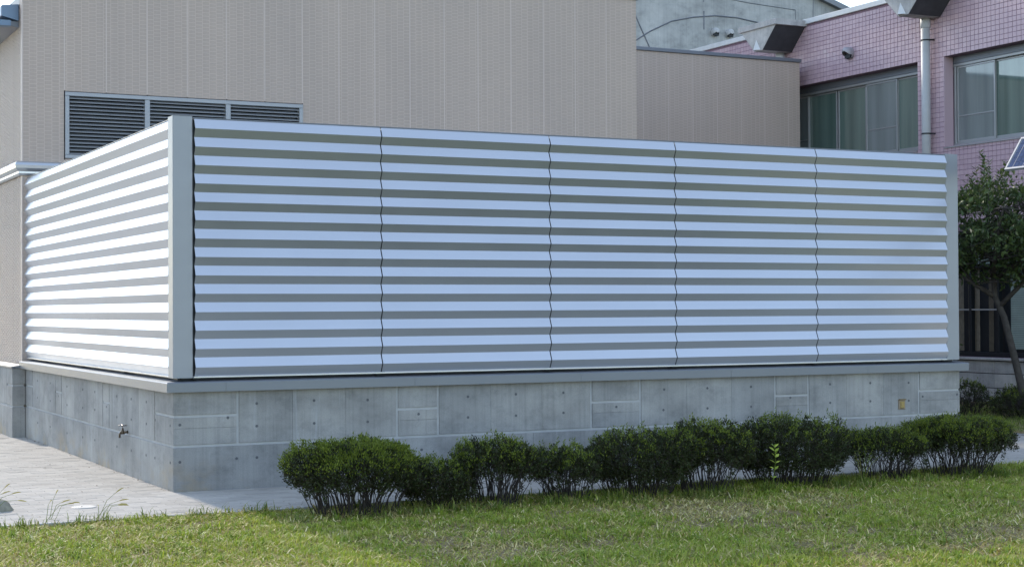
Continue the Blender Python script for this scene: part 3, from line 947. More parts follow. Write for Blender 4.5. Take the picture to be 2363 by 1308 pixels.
# ground floor window: transom, curtains, blind, bars
gw = MB()
XR = -0.2
gw.slab(PINK, WG[0], WG[1], 2.80, 2.858, XR - 0.06, XR + 0.02, 0.004)
gw.slab(PINK, WG[0], WG[1], 2.27, 2.33, XR - 0.06, XR + 0.02, 0.004)
gw.slab(PINK, WG[0], WG[1], 0.762, 0.84, XR - 0.06, XR + 0.02, 0.004)
for a in (7.68, 7.02, 6.36, 5.30, 4.3, 3.2):
    gw.slab(PINK, a, a + 0.06, 0.841, 2.269, XR - 0.06, XR + 0.02, 0.004)
    gw.slab(PINK, a, a + 0.06, 2.331, 2.799, XR - 0.06, XR + 0.02, 0.004)
gw = part('window', gw, 'dark', pk, label='dark framed ground floor window with tan curtains')
part('window_bar', MB().slab(PINK, 6.42, 7.68, 1.545, 1.57, XR - 0.02, XR + 0.012), 'frame', gw)
part('transom_pane', MB().slab(PINK, WG[0] + 0.01, WG[1] - 0.01, 2.33, 2.80, XR - 0.04, XR - 0.032), 'blind', gw)
part('pane', MB().slab(PINK, 5.36, 7.68, 0.84, 2.27, XR - 0.15, XR - 0.145), 'glass_dark', gw)
cur = MB()
def fold(a, b):
    nn = 14
    for i in range(nn):
        u0 = a + (b - a) * i / nn; u1 = a + (b - a) * (i + 1) / nn
        w0 = 0.012 * (1 if i % 2 else -1); w1 = -w0
        cur.add([PINK(u0, 0.85, XR - 0.1 + w0), PINK(u1, 0.85, XR - 0.1 + w1), PINK(u1, 2.26, XR - 0.1 + w1), PINK(u0, 2.26, XR - 0.1 + w0)], [(0, 1, 2, 3)])
fold(7.34, 7.62); fold(6.95, 7.22); fold(6.62, 6.72)
part('curtain', cur, 'curtain', gw)
bl = MB()
for i in range(45):
    bl.slab(PINK, 5.37, 6.2, 0.9 + i * 0.03, 0.925 + i * 0.03, XR - 0.1, XR - 0.092)
part('blind', bl, 'blind', gw)
# foundation course panels
fd = part('foundation', MB().slab(PINK, Y0P, Y1P, -0.1, 0.72, -0.01, -0.0055), 'dark', pk)
for v0, v1 in ((-0.1, 0.25), (0.262, 0.49), (0.502, 0.70)):
    y = 2.68
    while y < 12:
        part('concrete_panel', MB().slab(PINK, y + 0.006, y + 1.194, v0, v1, -0.008, 0.02, 0.004), 'concrete_pale', fd)
        y += 1.2
part('foundation_ledge', MB().slab(PINK, Y0P, 12, 0.715, 0.758, -0.2, 0.07, 0.006), 'concrete_pale', pk)
# concrete rain spouts with pipes below
for cy, pipe_z, dy in ((11.93, 5.2, 0.08), (7.66, 2.9, 0.1)):
    sp_ = part('rain_spout', MB().prism([(cy - 0.57, 7.06), (cy + 0.57, 7.06), (cy + 0.13, 6.63), (cy - 0.13, 6.63)], lambda a, b, t: PINK(a, b, t), -0.1, 0.70), 'concrete_pale', pk)
    for q in (-1, 1):  # thin plates added to carry the painted shade of the undersides
        part('shade_plate', MB().add([PINK(cy + q * 0.566, 7.055, 0.0), PINK(cy + q * 0.566, 7.055, 0.694), PINK(cy + q * 0.132, 6.636, 0.694), PINK(cy + q * 0.132, 6.636, 0.0),
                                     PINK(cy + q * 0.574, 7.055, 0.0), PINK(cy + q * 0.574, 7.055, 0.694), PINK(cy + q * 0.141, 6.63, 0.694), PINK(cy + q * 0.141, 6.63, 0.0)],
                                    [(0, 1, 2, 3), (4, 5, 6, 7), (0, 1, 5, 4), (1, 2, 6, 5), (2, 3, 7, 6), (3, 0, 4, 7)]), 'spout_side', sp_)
    part('spout_cap', MB().slab(PINK, cy - 0.63, cy + 0.63, 7.062, 7.175, -0.1, 0.74, 0.006), 'concrete_pale', sp_)
    # bright wedge-shaped overflow lip on the end face
    a0 = cy + 0.04
    v = [PINK(a0 - 0.11, 6.645, 0.701), PINK(a0 + 0.09, 6.645, 0.701), PINK(a0 + 0.03, 6.86, 0.701), PINK(a0 - 0.01, 6.645, 0.80)]
    part('overflow_lip', MB().add(v, [(0, 1, 2), (0, 3, 1), (1, 3, 2), (2, 3, 0)]), 'white', sp_)
    dp = part('downpipe', MB().tube([(15.375, cy + dy, 6.64), (15.375, cy + dy, pipe_z)], 0.078, 16), 'pipe', pk, True)
    part('pipe_collar', MB().tube([(15.375, cy + dy, 6.63), (15.375, cy + dy, 6.47), (15.375, cy + dy, 6.46)], [0.088, 0.088, 0.08], 16), 'pipe', dp, True)
    for bz in (6.25, 4.62):
        if bz > pipe_z:
            mb = MB().tube([(15.375, cy + dy, bz - 0.012), (15.375, cy + dy, bz + 0.012)], 0.085, 16)
            mb.box(15.40, 15.495, cy + dy - 0.1, cy + dy - 0.082, bz - 0.012, bz + 0.012)
            part('pipe_bracket', mb, 'dark', dp)
# round vent hood on the wall
n = 16
h = MB()
for ww, rr, dz in ((0.0, 0.115, 0), (0.05, 0.118, 0), (0.11, 0.10, 0.012), (0.15, 0.065, 0.03), (0.165, 0.02, 0.045)):
    h.v.extend([PINK(9.98 + rr * math.cos(q * 2 * math.pi / n), 6.35 + rr * math.sin(q * 2 * math.pi / n) + dz, ww) for q in range(n)])
for a in range(4):
    for q in range(n):
        if a == 0 or q < 9 or q > 14:
            h.f.append((a * n + q, a * n + (q + 1) % n, (a + 1) * n + (q + 1) % n, (a + 1) * n + q))
h.f.append(tuple(4 * n + q for q in range(n)))
vh = part('vent_hood', h, 'hood', pk, True)
part('vent_opening', MB().slab(PINK, 9.90, 10.06, 6.255, 6.34, 0.02, 0.07), 'dark', vh)

# ================================================================== solar lamp at the right edge
so = thing('solar_panel', 'tilted solar panel with blue cells and pale frame on a grey pole above the tree', 'solar panel', (9.85, -1.02, 0))
O = Vector((9.49, -0.30, 3.155)); U = Vector((0, -1, 0)); V_ = Vector((0.26, 0.0, 0.375)).normalized()
N_ = Vector((-V_.z, 0, V_.x))
SP = lambda u, v, w: tuple(O + U * u + V_ * v + N_ * w)
fr = MB()
PW, PH = 1.3, 0.46
fr.slab(SP, 0, PW, 0, 0.026, -0.03, 0.006, 0.002).slab(SP, 0, PW, PH - 0.026, PH, -0.03, 0.006, 0.002)
fr.slab(SP, 0, 0.026, 0.0265, PH - 0.0265, -0.03, 0.006, 0.002).slab(SP, PW - 0.026, PW, 0.0265, PH - 0.0265, -0.03, 0.006, 0.002)
part('panel_frame', fr, 'solar_frame', so)
part('panel_back', MB().slab(SP, 0.026, PW - 0.026, 0.027, PH - 0.027, -0.02, -0.004), 'pipe', so)
cell = mesh_of('solar_cell', MB().slab(lambda u, v, w: tuple(U * u + V_ * v + N_ * w), 0.002, 0.150, 0.002, 0.065, -0.003, 0.0), MT['cell'], (0, 0, 0))
for i in range(8):
    for j in range(6):
        link('solar_cell', cell, so, Vector(SP(0.036 + i * 0.154, 0.030 + j * 0.0672, 0.0005)) - wloc(so))
bus = MB()
for i in range(8):
    for j in range(1):
        bus.slab(SP, 0.036 + i * 0.154 + 0.075, 0.036 + i * 0.154 + 0.079, 0.03, PH - 0.03, 0.0006, 0.0016)
part('contact_strip', bus, 'solar_frame', so, kind='stuff')
part('pole', MB().tube([(9.85, -1.02, -0.05), (9.85, -1.02, 3.3)], 0.05, 14), 'pipe', so, True)
part('bracket', MB().tube([(9.85, -1.02, 3.25), SP(0.72, 0.3, -0.03)], 0.025, 8), 'dark', so)

# ================================================================== vegetation
def stems_mb(cx, cy, rx, ry, h, n, seed, z0=0.0, r0=0.006):
    r = np.random.default_rng(seed)
    mb = MB()
    for i in range(n):
        a = r.uniform(0, 2 * math.pi)
        q = math.sqrt(r.uniform(0, 1))
        bx, by = cx + math.cos(a) * q * rx * 0.6, cy + math.sin(a) * q * ry * 0.5
        a2 = a + r.normal(0, 0.35)
        q2 = min(1.0, q * 0.95 + r.uniform(-0.05, 0.2))
        tx, ty = cx + math.cos(a2) * q2 * rx * 0.9, cy + math.sin(a2) * q2 * ry * 0.9
        tz = z0 + h * (0.62 + 0.28 * math.sqrt(max(0, 1 - q2 * q2)))
        m1 = (bx * 0.72 + tx * 0.28 + r.normal(0, 0.02), by * 0.72 + ty * 0.28 + r.normal(0, 0.02), z0 + tz * 0.3)
        m2 = (bx * 0.3 + tx * 0.7 + r.normal(0, 0.022), by * 0.3 + ty * 0.7 + r.normal(0, 0.022), z0 + tz * 0.66)
        rr = r0 * r.uniform(0.55, 1.15)
        mb.tube([(bx, by, z0 - 0.03), m1, m2, (tx, ty, tz)], [rr, rr * 0.85, rr * 0.6, rr * 0.3], 4, False)
        for k in range(3):   # side twigs
            p = Vector(m1).lerp(Vector(m2), r.uniform(0, 1)) if k else Vector(m2)
            d = Vector((r.normal(0, 0.09), r.normal(0, 0.09), r.uniform(0.05, 0.16)))
            mb.tube([p, p + d * 0.5 + Vector((r.normal(0, 0.01), r.normal(0, 0.01), 0)), p + d], [rr * 0.45, rr * 0.35, rr * 0.2], 3, False)
    return mb

def shrub(name, label, cx, cy, rx, ry, h, seed, nleaf=6000, bare=0.42, group=None, z0=0.0, leaf=0.021, young=0.35, lump=0.13, sprigs=14):
    r = np.random.default_rng(seed)
    t = thing(name, label, 'shrub', (cx, cy, z0), group)
    part('stems', stems_mb(cx, cy, rx, ry, h, int(85 * rx / 0.5), seed + 1, z0), 'stem', t)
    # crown: a lumpy dome of leaf clumps, thick on top, thinning to bare stems below
    def surf(th, ph):
        # ph: 0 top .. pi/2 widest .. beyond that the underside
        lumpf = 1 + lump * (np.sin(3.1 * th + seed) * np.sin(2.3 * ph + seed * 1.7) + 0.6 * np.sin(7.3 * th + 2 * seed) * np.cos(5.1 * ph))
        st = np.sign(np.sin(ph)) * np.abs(np.sin(ph)) ** 0.75
        x = cx + rx * st * np.cos(th) * lumpf
        y = cy + ry * st * np.sin(th) * lumpf
        zc = z0 + h * 0.52
        up = np.cos(ph) >= 0
        z = np.where(up, zc + (h * 0.46) * np.abs(np.cos(ph)) ** 0.8 * lumpf, zc - (h * 0.42) * np.abs(np.cos(ph)))
        return np.stack([x, y, z], -1)
    def cloud(n, d0, d1, phmax):
        ncl = max(60, n // 16)
        th = r.uniform(0, 2 * np.pi, ncl); cp = r.uniform(np.cos(phmax), 1, ncl); ph = np.arccos(cp)
        p = surf(th, ph)
        keep = np.ones(ncl, bool)
        low = (p[:, 2] - z0) / h
        thr = np.clip((low - bare) / 0.22, 0.03, 1)
        keep = r.random(ncl) < thr
        p, th, ph = p[keep], th[keep], ph[keep]
        ctr = np.array([cx, cy, z0 + h * 0.4])
        dep = r.uniform(d0, d1, len(p))[:, None] * (0.5 + 0.5 * r.random((len(p), 1)))
        p = p + (ctr - p) * dep
        out = norm(p - ctr)
        idx = r.integers(0, len(p), n)
        c = p[idx] + r.normal(0, 0.0145, (n, 3))
        d = norm(out[idx] + np.array([0, 0, 0.5]) + r.normal(0, 0.75, (n, 3)))
        up = norm(out[idx] + r.normal(0, 0.6, (n, 3)))
        return c, d, up
    c, d, up = cloud(nleaf, 0.0, 0.5, np.pi * 0.78)
    L = r.uniform(0.7, 1.3, len(c)) * leaf
    me = leaves_mesh('foliage', c, d, up, L, L * r.uniform(0.42, 0.6, len(c)), 'leaf', wloc(t))
    o = link('foliage', me, t)
    ny = int(nleaf * young)
    c, d, up = cloud(ny, -0.03, 0.08, np.pi * 0.55)
    kp = r.random(ny) < np.clip(((c[:, 2] - z0) / h - 0.55) / 0.42, 0.02, 1) ** 1.3
    c, d, up = c[kp], d[kp], up[kp]
    d = norm(d + np.array([0, 0, 0.8]))
    L = r.uniform(0.7, 1.25, len(c)) * leaf
    # new shoots sticking out of the clipped top
    th = r.uniform(0, 2 * np.pi, sprigs); ph = r.uniform(0, 1.1, sprigs)
    b = surf(th, ph)
    C, D, U2, LL = [c], [d], [up], [L]
    for i in range(sprigs):
        k = 9
        hh = r.uniform(0.015, 0.075)
        ax = norm(np.array([r.normal(0, 0.3), r.normal(0, 0.3), 1.0]))
        pos = b[i][None] + ax[None] * np.linspace(-0.01, hh, k)[:, None]
        ang = np.arange(k) * 2.4
        dd = np.stack([np.cos(ang), np.sin(ang), np.full(k, 0.9)], 1)
        C.append(pos); D.append(dd); U2.append(np.tile(ax, (k, 1)) + r.normal(0, 0.2, (k, 3))); LL.append(np.full(k, leaf * 1.15))
    C, D, U2, LL = np.concatenate(C), np.concatenate(D), np.concatenate(U2), np.concatenate(LL)
    link('young_leaves', leaves_mesh('young_leaves', C, D, U2, LL, LL * 0.45, 'young_leaf', wloc(t)), t)
    return t

HG = 'clipped shrubs in the row before the concrete wall'
hedge = [
    ('large rounded shrub at the left end of the hedge with a bright green dome', 0.91, 0.56, 0.52, 0.565, 9000, 0.52, 0.55),
    ('lowest shrub of the hedge, small and dark, just right of the big rounded one', 1.62, 0.30, 0.36, 0.38, 3800, 0.25, 0.1),
    ('uneven shrub with a tuft of shoots on top, third from the left hedge end', 2.15, 0.37, 0.42, 0.53, 5600, 0.60, 0.14),
    ('narrow sparse shrub with bare stems, fourth from the left in the hedge', 2.78, 0.27, 0.40, 0.44, 3600, 0.56, 0.1),
    ('broad dark shrub in the middle of the hedge, dense nearly to the ground', 3.55, 0.50, 0.48, 0.56, 8600, 0.26, 0.08),
    ('taller shrub with thin open base between the two broadest dark ones', 4.22, 0.40, 0.46, 0.60, 6400, 0.54, 0.14),
    ('widest flat-topped shrub, with a bright seedling growing before it', 5.13, 0.62, 0.48, 0.61, 10500, 0.28, 0.08),
    ('light shrub with see-through bare stems beside the gap in the hedge', 6.22, 0.41, 0.44, 0.46, 6000, 0.68, 0.15),
    ('big rounded shrub at the right end of the hedge with bare lower stems', 7.14, 0.57, 0.5, 0.545, 10000, 0.62, 0.3),
]
for i, (lab, cx, rx, ry, h, nl, bare, yg) in enumerate(hedge):
    shrub('shrub', lab, cx, -2.12, rx * 1.05, ry, h, 11 + i * 5, int(nl * 3.6), bare - 0.22, HG, -0.01, young=yg * 1.5, leaf=0.0195, lump=0.13, sprigs=46)
FG = 'dark shrubs at the foot of the tiled building'
shrub('shrub', 'broad dark shrub below the tree by the tiled building', 13.05, 3.05, 0.62, 0.45, 0.40, 101, 7000, 0.1, FG, 0.0, 0.026, 0.12)
shrub('shrub', 'dark shrub half hidden behind the right end of the concrete wall', 12.75, 4.1, 0.55, 0.45, 0.52, 107, 5000, 0.1, FG, 0.0, 0.026, 0.12)
shrub('shrub', 'small low shrub right against the tiled building behind the tree', 14.15, 4.2, 0.5, 0.4, 0.42, 113, 4500, 0.1, FG, 0.0, 0.026, 0.12)

# bright seedling in the hedge
sd = thing('seedling', 'bright yellow-green leafy seedling standing out in front of the dark hedge', 'plant', (4.62, -2.6, 0))
sp_pts = [Vector((4.60, -2.6, -0.02)), Vector((4.605, -2.6, 0.12)), Vector((4.63, -2.6, 0.25)), Vector((4.615, -2.61, 0.40))]
part('stem', MB().tube(sp_pts, [0.004, 0.0032, 0.0026, 0.0015], 5), 'tall_blade', sd)
C, D, U2, L = [], [], [], []
for z, a, ln in ((0.13, 0.3, 0.05), (0.13, 3.3, 0.045), (0.19, 0.0, 0.06), (0.2, 2.9, 0.055), (0.25, 5.6, 0.05), (0.26, 2.2, 0.07), (0.3, 0.4, 0.065), (0.305, 3.4, 0.06), (0.33, 5.0, 0.045),
                 (0.35, 0.2, 0.06), (0.355, 2.8, 0.07), (0.38, 1.2, 0.045), (0.39, 5.9, 0.05), (0.395, 3.1, 0.05), (0.405, 4.4, 0.035)):
    k = min(2, int(z / 0.135)); f_ = min(1, max(0, (z - sp_pts[k].z) / (sp_pts[k + 1].z - sp_pts[k].z)))
    p = sp_pts[k].lerp(sp_pts[k + 1], f_)
    C.append(tuple(p)); D.append((math.cos(a), math.sin(a) * 0.7, 0.35 + 0.5 * random.random())); U2.append((random.uniform(-.5, .5), -0.5, 1)); L.append(ln)
C, D, U2, L = map(np.array, (C, D, U2, L))
link('leaves', leaves_mesh('leaves', C, D, U2, L, L * 0.46, 'sprig', wloc(sd)), sd)
# pale weed in the gap between two shrubs
wd = thing('weed', 'lanky pale green weed filling the gap in the hedge', 'weed', (5.78, -2.35, 0))
mb = MB()
C, D, U2, L = [], [], [], []
for k in range(7):
    a = random.uniform(0, 6.28); top = Vector((5.78 + math.cos(a) * 0.16, -2.4 + math.sin(a) * 0.12, random.uniform(0.2, 0.36)))
    b = Vector((5.78, -2.35, -0.02)); mid = b.lerp(top, 0.5) + Vector((0, 0, 0.05))
    mb.tube([b, mid, top], [0.004, 0.003, 0.0015], 4, False)
    for q in range(12):
        p = mid.lerp(top, q / 11.0)
        C.append(p); D.append((random.gauss(0, 1), random.gauss(0, 1), 0.4)); U2.append((0.1, 0.1, 1)); L.append(random.uniform(0.03, 0.06))
part('stem', mb, 'tall_blade', wd)
C, D, U2, L = np.array([tuple(c) for c in C]), np.array(D), np.array(U2), np.array(L)
link('leaves', leaves_mesh('leaves', C, D, U2, L, L * 0.3, 'young_leaf', wloc(wd)), wd)

# tree by the mauve building
tr = thing('tree', 'small leafy tree with leaning trunk between the screen and the tiled building', 'tree', (13.5, 3.58, 0))
mb = MB()
mb.tube([(13.52, 3.52, -0.05), (13.51, 3.56, 0.25), (13.47, 3.66, 0.7), (13.38, 3.70, 1.1), (13.36, 3.80, 1.45), (13.3, 3.92, 1.75), (13.25, 3.9, 2.05), (13.3, 3.75, 2.6)], [0.076, 0.064, 0.055, 0.051, 0.048, 0.043, 0.032, 0.016], 12)
tk = part('trunk', mb, 'bark', tr, True)
limbs = [((13.3, 3.92, 1.75), (13.05, 4.1, 1.95), (12.75, 4.3, 2.2), (12.5, 4.3, 2.5)), ((13.32, 3.86, 1.6), (13.6, 3.6, 2.0), (13.9, 3.3, 2.4), (14.0, 3.1, 2.8)),
         ((13.25, 3.9, 2.05), (13.0, 3.6, 2.3), (12.8, 3.3, 2.7), (12.8, 3.2, 3.0)), ((13.28, 3.9, 1.9), (13.5, 4.2, 2.3), (13.6, 4.4, 2.8), (13.6, 4.4, 3.2)),
         ((13.25, 3.9, 2.0), (13.5, 3.5, 2.3), (13.7, 2.9, 2.5), (13.8, 2.5, 2.7))]
for lb in limbs:
    part('limb', MB().tube(lb, [0.038, 0.03, 0.02, 0.008], 8), 'bark', tr, True)
r = np.random.default_rng(77)
clumps = []
for k in range(150):
    while True:
        p = r.uniform(-1, 1, 3)
        if p @ p < 1:
            break
    q = np.array([13.4, 3.6, 2.72]) + p * np.array([1.15, 1.3, 0.85])
    if q[0] > 15.3:
        q[0] = 15.2
    clumps.append((q, r.uniform(0.08, 0.215)))
C, D, U2 = [], [], []
tw = MB()
for q, s_ in clumps:
    m = int(125 * (s_ / 0.18) ** 2)
    c = q + r.normal(0, 1, (m, 3)) * s_ * 0.62 * np.array([1, 1, 0.75])
    C.append(c); D.append(norm(r.normal(0, 1, (m, 3)) + np.array([0, 0, 0.1]))); U2.append(norm(r.normal(0, 0.5, (m, 3)) + np.array([0, 0, 1])))
    a = Vector(limbs[r.integers(0, 5)][r.integers(1, 4)])
    tw.tube([a, a.lerp(Vector(q), 0.5) + Vector((0, 0, -0.05)), Vector(q)], [0.01, 0.007, 0.003], 4, False)
# upright shoots above the crown
for k in range(46):
    a = r.uniform(0, 6.28); q = math.sqrt(r.random())
    b = Vector((13.3 + math.cos(a) * q * 1.05, 3.6 + math.sin(a) * q * 1.2, 3.35 - 0.5 * q * q))
    hgt = r.uniform(0.25, 0.62)
    tip = b + Vector((r.normal(0, 0.06), r.normal(0, 0.06), hgt))
    tw.tube([b, b.lerp(tip, 0.5) + Vector((r.normal(0, 0.015), r.normal(0, 0.015), 0)), tip], [0.005, 0.004, 0.002], 4, False)
    kk = int(hgt / 0.045)
    for j in range(kk):
        p = b.lerp(tip, j / kk)
        for s_ in (0, math.pi):
            an_ = j * 1.3 + s_
            C.append(np.array([tuple(p)])); D.append(np.array([[math.cos(an_), math.sin(an_), 0.7]])); U2.append(np.array([[0, 0, 1.0]]))
C, D, U2 = np.concatenate(C), np.concatenate(D), np.concatenate(U2)
L = r.uniform(0.06, 0.12, len(C))
part('twigs', tw, 'bark', tr)
link('crown', leaves_mesh('crown', C, D, U2, L, L * r.uniform(0.34, 0.48, len(C)), 'tree_leaf', wloc(tr)), tr)
# suckers low beside the wall end
sk = thing('bush', 'loose leafy sucker growth beside the screen foot below the tree', 'bush', (12.2, 4.2, 0))
C, D, U2 = [], [], []
mb = MB()
for k in range(9):
    top = np.array([12.35 + r.normal(0, 0.16), 4.05 + r.normal(0, 0.12), r.uniform(0.75, 1.15)])
    b = np.array([12.6, 4.25, 0.0]) + np.array([r.normal(0, 0.06), r.normal(0, 0.06), 0])
    md = b * 0.5 + top * 0.5 + np.array([0, 0, 0.12])
    mb.tube([b, md, top], [0.008, 0.006, 0.003], 4, False)
    m = 55
    tt = r.random(m)[:, None]
    C.append(md * (1 - tt) + top * tt + r.normal(0, 0.07, (m, 3))); D.append(norm(r.normal(0, 1, (m, 3)))); U2.append(norm(r.normal(0, 0.5, (m, 3)) + np.array([0, 0, 1])))
C, D, U2 = np.concatenate(C), np.concatenate(D), np.concatenate(U2)
L = r.uniform(0.05, 0.09, len(C))
part('stems', mb, 'bark', sk)
link('foliage', leaves_mesh('foliage', C, D, U2, L, L * 0.42, 'tree_leaf', wloc(sk)), sk)

# ------------------------------------------------------------------ grass
def in_view(x, y, m=0.0):
    d = np.stack([x - CAM.x, y - CAM.y, np.full_like(x, -CAM.z)], -1)
    Z = d @ np.array(_f)
    u = FPX * (d @ np.array(_r2)) / Z
    v = FPX * (d @ np.array(_u2)) / Z
    return (Z > 1) & (np.abs(u) < 1181 + m) & (v > -654 - m)

def scatter(n, x0, x1, y0, y1, margin, seed):
    r = np.random.default_rng(seed)
    x = r.uniform(x0, x1, n); y = r.uniform(y0, y1, n)
    k = in_view(x, y, margin)
    return x[k], y[k], r

x, y, r = scatter(620000, -4.5, 10.5, -8.6, -1.725, 380, 5)
dens = vnoise(x * 0.9 + 11, y * 0.9 + 5, 21) * 0.5 + vnoise(x * 2.7, y * 2.7, 22) * 0.3 + vnoise(x * 8, y * 8, 23) * 0.35
# the sunny left corner and the strip by the kerb are lusher
lush = np.clip((1.2 - x) / 2.5, 0, 1) * 0.12 + np.clip((y + 2.2) / 0.5, 0, 1) * 0.12 + np.clip((x - 4.6) / 2, 0, 1) * 0.06
p = np.clip((dens + lush - 0.36) / 0.36, 0.22, 1)
k = r.random(len(x)) < p
x, y, dens = x[k], y[k], (dens + lush)[k]
n = len(x)
base = np.stack([x, y, height(x, y) - 0.004], 1)
length = r.uniform(0.022, 0.06, n) * np.clip(0.7 + (dens - 0.5) * 1.3, 0.6, 1.35)
blade = link('lawn_grass', blades_mesh('lawn_grass', base, r.uniform(0, 2 * np.pi, n), np.abs(r.normal(0.75, 0.42, n)), length, r.uniform(0.004, 0.0095, n), 'blade', (0, 0, 0), 0.6))
blade['kind'] = 'stuff'; blade['label'] = 'mown lawn grass with thin patches in front of the hedge'
# coarse clumps standing out of the turf
cx, cy, r = scatter(5200, -4.5, 10.5, -8.6, -1.78, 380, 15)
dd_ = vnoise(cx * 0.9 + 11, cy * 0.9 + 5, 21) * 0.6 + vnoise(cx * 2.7, cy * 2.7, 22) * 0.4
kk_ = r.random(len(cx)) < np.clip((dd_ - 0.25) / 0.35, 0.1, 1)
cx, cy = cx[kk_], cy[kk_]
m = r.integers(7, 24, len(cx)); sz = np.repeat(r.uniform(0.7, 1.35, len(cx)), m)
x = np.repeat(cx, m) + r.normal(0, 0.014, m.sum()); y = np.repeat(cy, m) + r.normal(0, 0.014, m.sum()); n = len(x)
base = np.stack([x, y, height(x, y) - 0.004], 1)
ct = link('coarse_grass', blades_mesh('coarse_grass', base, r.uniform(0, 2 * np.pi, n), np.abs(r.normal(0.7, 0.35, n)), r.uniform(0.045, 0.085, n) * sz, r.uniform(0.006, 0.011, n), 'coarse_blade', (0, 0, 0), 0.9))
ct['kind'] = 'stuff'; ct['label'] = 'coarse bright grass clumps standing out of the lawn'
cx, cy, r = scatter(420, -4.5, 10.5, -8.6, -1.78, 380, 16)
m = 7
ang = (np.arange(m)[None] * (2 * np.pi / m) + r.uniform(0, 6, (len(cx), 1)) + r.normal(0, 0.2, (len(cx), m))).ravel()
x = np.repeat(cx, m); y = np.repeat(cy, m)
D = np.stack([np.cos(ang), np.sin(ang), r.uniform(0.1, 0.7, len(ang))], 1)
Lw = r.uniform(0.022, 0.05, len(ang))
lw = link('lawn_weeds', leaves_mesh('lawn_weeds', np.stack([x, y, height(x, y) + 0.006], 1), D, np.tile([0.05, 0.05, 1.0], (len(ang), 1)), Lw, Lw * 0.5, 'tall_blade', (0, 0, 0)))
lw['kind'] = 'stuff'; lw['label'] = 'small broad leaved weeds dotted through the lawn'
# dry clippings lying between
x, y, r = scatter(150000, -4.5, 10.5, -8.6, -1.725, 380, 6)
dn = vnoise(x * 0.9 + 11, y * 0.9 + 5, 21) * 0.5 + vnoise(x * 2.7, y * 2.7, 22) * 0.3 + 0.17
k = r.random(len(x)) < np.clip((0.95 - dn) / 0.5, 0.35, 1)
x, y = x[k], y[k]; n = len(x)
base = np.stack([x, y, height(x, y) + r.uniform(0.0, 0.034, n)], 1)
st_ = link('dry_grass', blades_mesh('dry_grass', base, r.uniform(0, 2 * np.pi, n), r.normal(1.25, 0.25, n), r.uniform(0.02, 0.075, n), r.uniform(0.003, 0.010, n), 'straw', (0, 0, 0), 0.15))
st_['kind'] = 'stuff'; st_['label'] = 'straw coloured clippings lying in the lawn'
# longer tufts at the foot of the hedge and along the kerb
xs, ysl = [], []
r = np.random.default_rng(9)
for _ in range(200):
    cx = r.uniform(0.2, 8.2); cy = r.choice([r.normal(-2.5, 0.1), r.normal(-1.95, 0.12)], p=[0.75, 0.25]); m = r.integers(8, 30)
    xs.append(cx + r.normal(0, 0.035, m)); ysl.append(cy + r.normal(0, 0.03, m))
for _ in range(38):
    cx = r.uniform(-3.5, 0.6); cy = r.normal(-1.80, 0.03); m = r.integers(8, 24)
    xs.append(cx + r.normal(0, 0.03, m)); ysl.append(cy + r.normal(0, 0.02, m))
x = np.concatenate(xs); y = np.concatenate(ysl); n = len(x)
base = np.stack([x, y, height(x, y) - 0.004], 1)
tg = link('tall_grass', blades_mesh('tall_grass', base, r.uniform(0, 2 * np.pi, n), np.abs(r.normal(0.35, 0.28, n)), r.uniform(0.04, 0.15, n), r.uniform(0.004, 0.009, n), 'tall_blade', (0, 0, 0), 0.8))
tg['kind'] = 'stuff'; tg['label'] = 'longer unmown grass at the foot of the hedge and kerb'
# grass of the strip by the mauve building
x = r.uniform(11.1, 15.3, 30000); y = r.uniform(-1.5, 6.0, 30000); n = len(x)
base = np.stack([x, y, height(x, y) + 0.026], 1)
sg = link('strip_grass', blades_mesh('strip_grass', base, r.uniform(0, 2 * np.pi, n), np.abs(r.normal(0.5, 0.4, n)), r.uniform(0.03, 0.09, n), r.uniform(0.004, 0.008, n), 'tall_blade', (0, 0, 0), 0.6))
sg['kind'] = 'stuff'; sg['label'] = 'rough grass strip by the tiled building'

# foxtail weeds leaning over the kerb at the left
def foxtail(label, x0, y0, seed):
    r = np.random.default_rng(seed)
    t = thing('weed', label, 'weed', (x0, y0, 0), 'weeds on the pavement edge')
    for k in range(5):
        mb = MB(); hd = MB()
        a = r.uniform(-0.9, 1.6)
        hh = r.uniform(0.08, 0.22); ln = r.uniform(0.08, 0.28)
        b = Vector((x0 + r.normal(0, 0.03), y0 + r.normal(0, 0.02), -0.01))
        tip = b + Vector((math.cos(a) * ln, math.sin(a) * ln, hh))
        md = b.lerp(tip, 0.5) + Vector((0, 0, 0.05))
        mb.tube([b, md, tip], [0.0022, 0.0018, 0.0012], 4, False)
        dd = (tip - md).normalized()
        hd.tube([tip - dd * 0.01, tip + dd * 0.02, tip + dd * 0.055 + Vector((0, 0, -0.006)), tip + dd * 0.075 + Vector((0, 0, -0.014))], [0.0015, 0.0055, 0.0045, 0.001], 5)
        part('stalk', mb, 'tall_blade', t)
        part('seed_head', hd, 'straw', t)
    return t
foxtail('dry foxtail weed at the left picture edge beside the mossy stone', -1.66, -0.75, 3)
foxtail('dry foxtail weed just right of the mossy stone, leaning over paving', -1.36, -1.45, 5)
foxtail('thin dry weed before the round drain lid', -1.02, -1.6, 8)

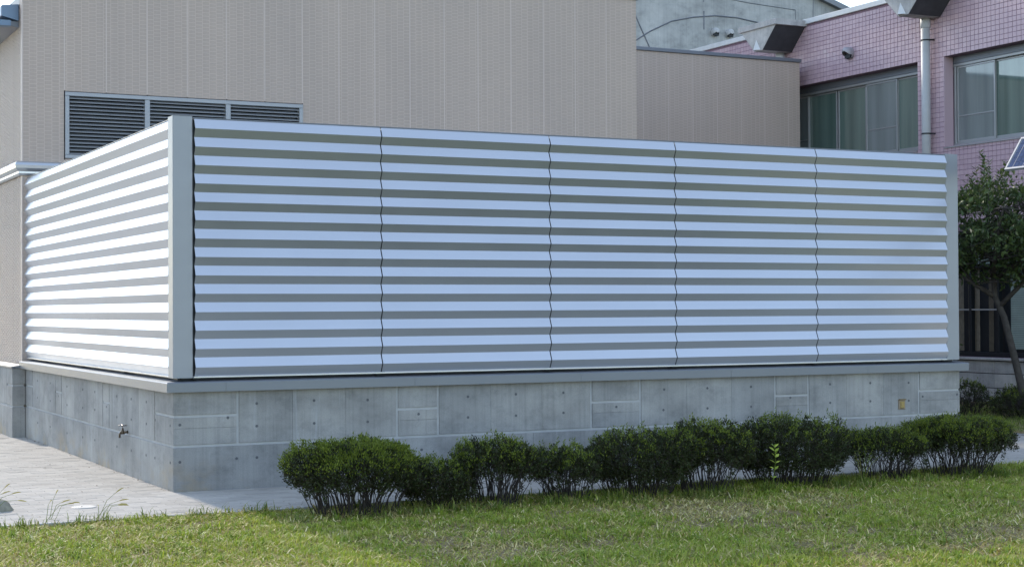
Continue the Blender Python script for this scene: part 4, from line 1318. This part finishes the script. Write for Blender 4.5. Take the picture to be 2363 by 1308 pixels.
# bits of dry leaf and soil blown on to the paving
r = np.random.default_rng(31)
n = 520
x = r.uniform(-3.2, 8.8, n); y = -1.66 + np.abs(r.normal(0, 0.22, n))
x2 = r.uniform(-3.0, -0.02, 160); y2 = r.uniform(-1.6, 3.5, 160)
x3 = -0.012 - np.abs(r.normal(0, 0.03, 120)); y3 = r.uniform(0, 7, 120)
x = np.concatenate([x, x2, x3]); y = np.concatenate([y, y2, y3]); n = len(x)
ang = r.uniform(0, 6.28, n)
D = np.stack([np.cos(ang), np.sin(ang), r.uniform(0.05, 0.4, n)], 1)
Lw = r.uniform(0.008, 0.028, n)
lt_ = link('litter', leaves_mesh('litter', np.stack([x, y, np.full(n, 0.003)], 1), D, np.tile([0.05, 0.05, 1.0], (n, 1)), Lw, Lw * r.uniform(0.25, 0.7, n), 'litter', (0, 0, 0)))
lt_['kind'] = 'stuff'; lt_['label'] = 'bits of dry leaf and soil scattered on the paving'
# mossy stone and drain lid on the pavement
bm = bmesh.new()
bmesh.ops.create_icosphere(bm, subdivisions=4, radius=1.0)
for v in bm.verts:
    c = v.co.copy()
    nz = math.sin(c.x * 3.1 + 1) * math.sin(c.y * 2.7 + 2) * math.sin(c.z * 3.3) * 0.18 + math.sin(c.x * 9 + c.y * 7) * 0.03
    v.co = Vector((c.x * 0.15, c.y * 0.14, max(-0.02, c.z) * 0.095)) * (1 + nz)
me = bpy.data.meshes.new('stone'); bm.to_mesh(me); bm.free()
me.materials.append(MT['rock']); me.polygons.foreach_set('use_smooth', [True] * len(me.polygons))
st = link('stone', me, None, (-1.63, -0.62, 0.0))
st['label'] = 'mossy brown stone lying on the paving at the left edge'; st['category'] = 'stone'
dl = thing('drain_lid', 'small pale drain lid set in the sunlit paving', 'drain lid', (-0.94, -0.75, 0))
mb = MB(); n = 24
for zz, rr in ((-0.01, 0.1), (0.004, 0.1), (0.006, 0.096)):
    mb.v.extend([(-0.94 + rr * math.cos(q * 2 * math.pi / n), -0.75 + rr * math.sin(q * 2 * math.pi / n), zz) for q in range(n)])
for a in range(2):
    for q in range(n):
        mb.f.append((a * n + q, a * n + (q + 1) % n, (a + 1) * n + (q + 1) % n, (a + 1) * n + q))
mb.f.append(tuple(2 * n + q for q in range(n)))
part('lid', mb, 'drain', dl)
part('lid_grip', MB().box(-0.965, -0.955, -0.755, -0.745, 0.004, 0.009), 'dark', dl)
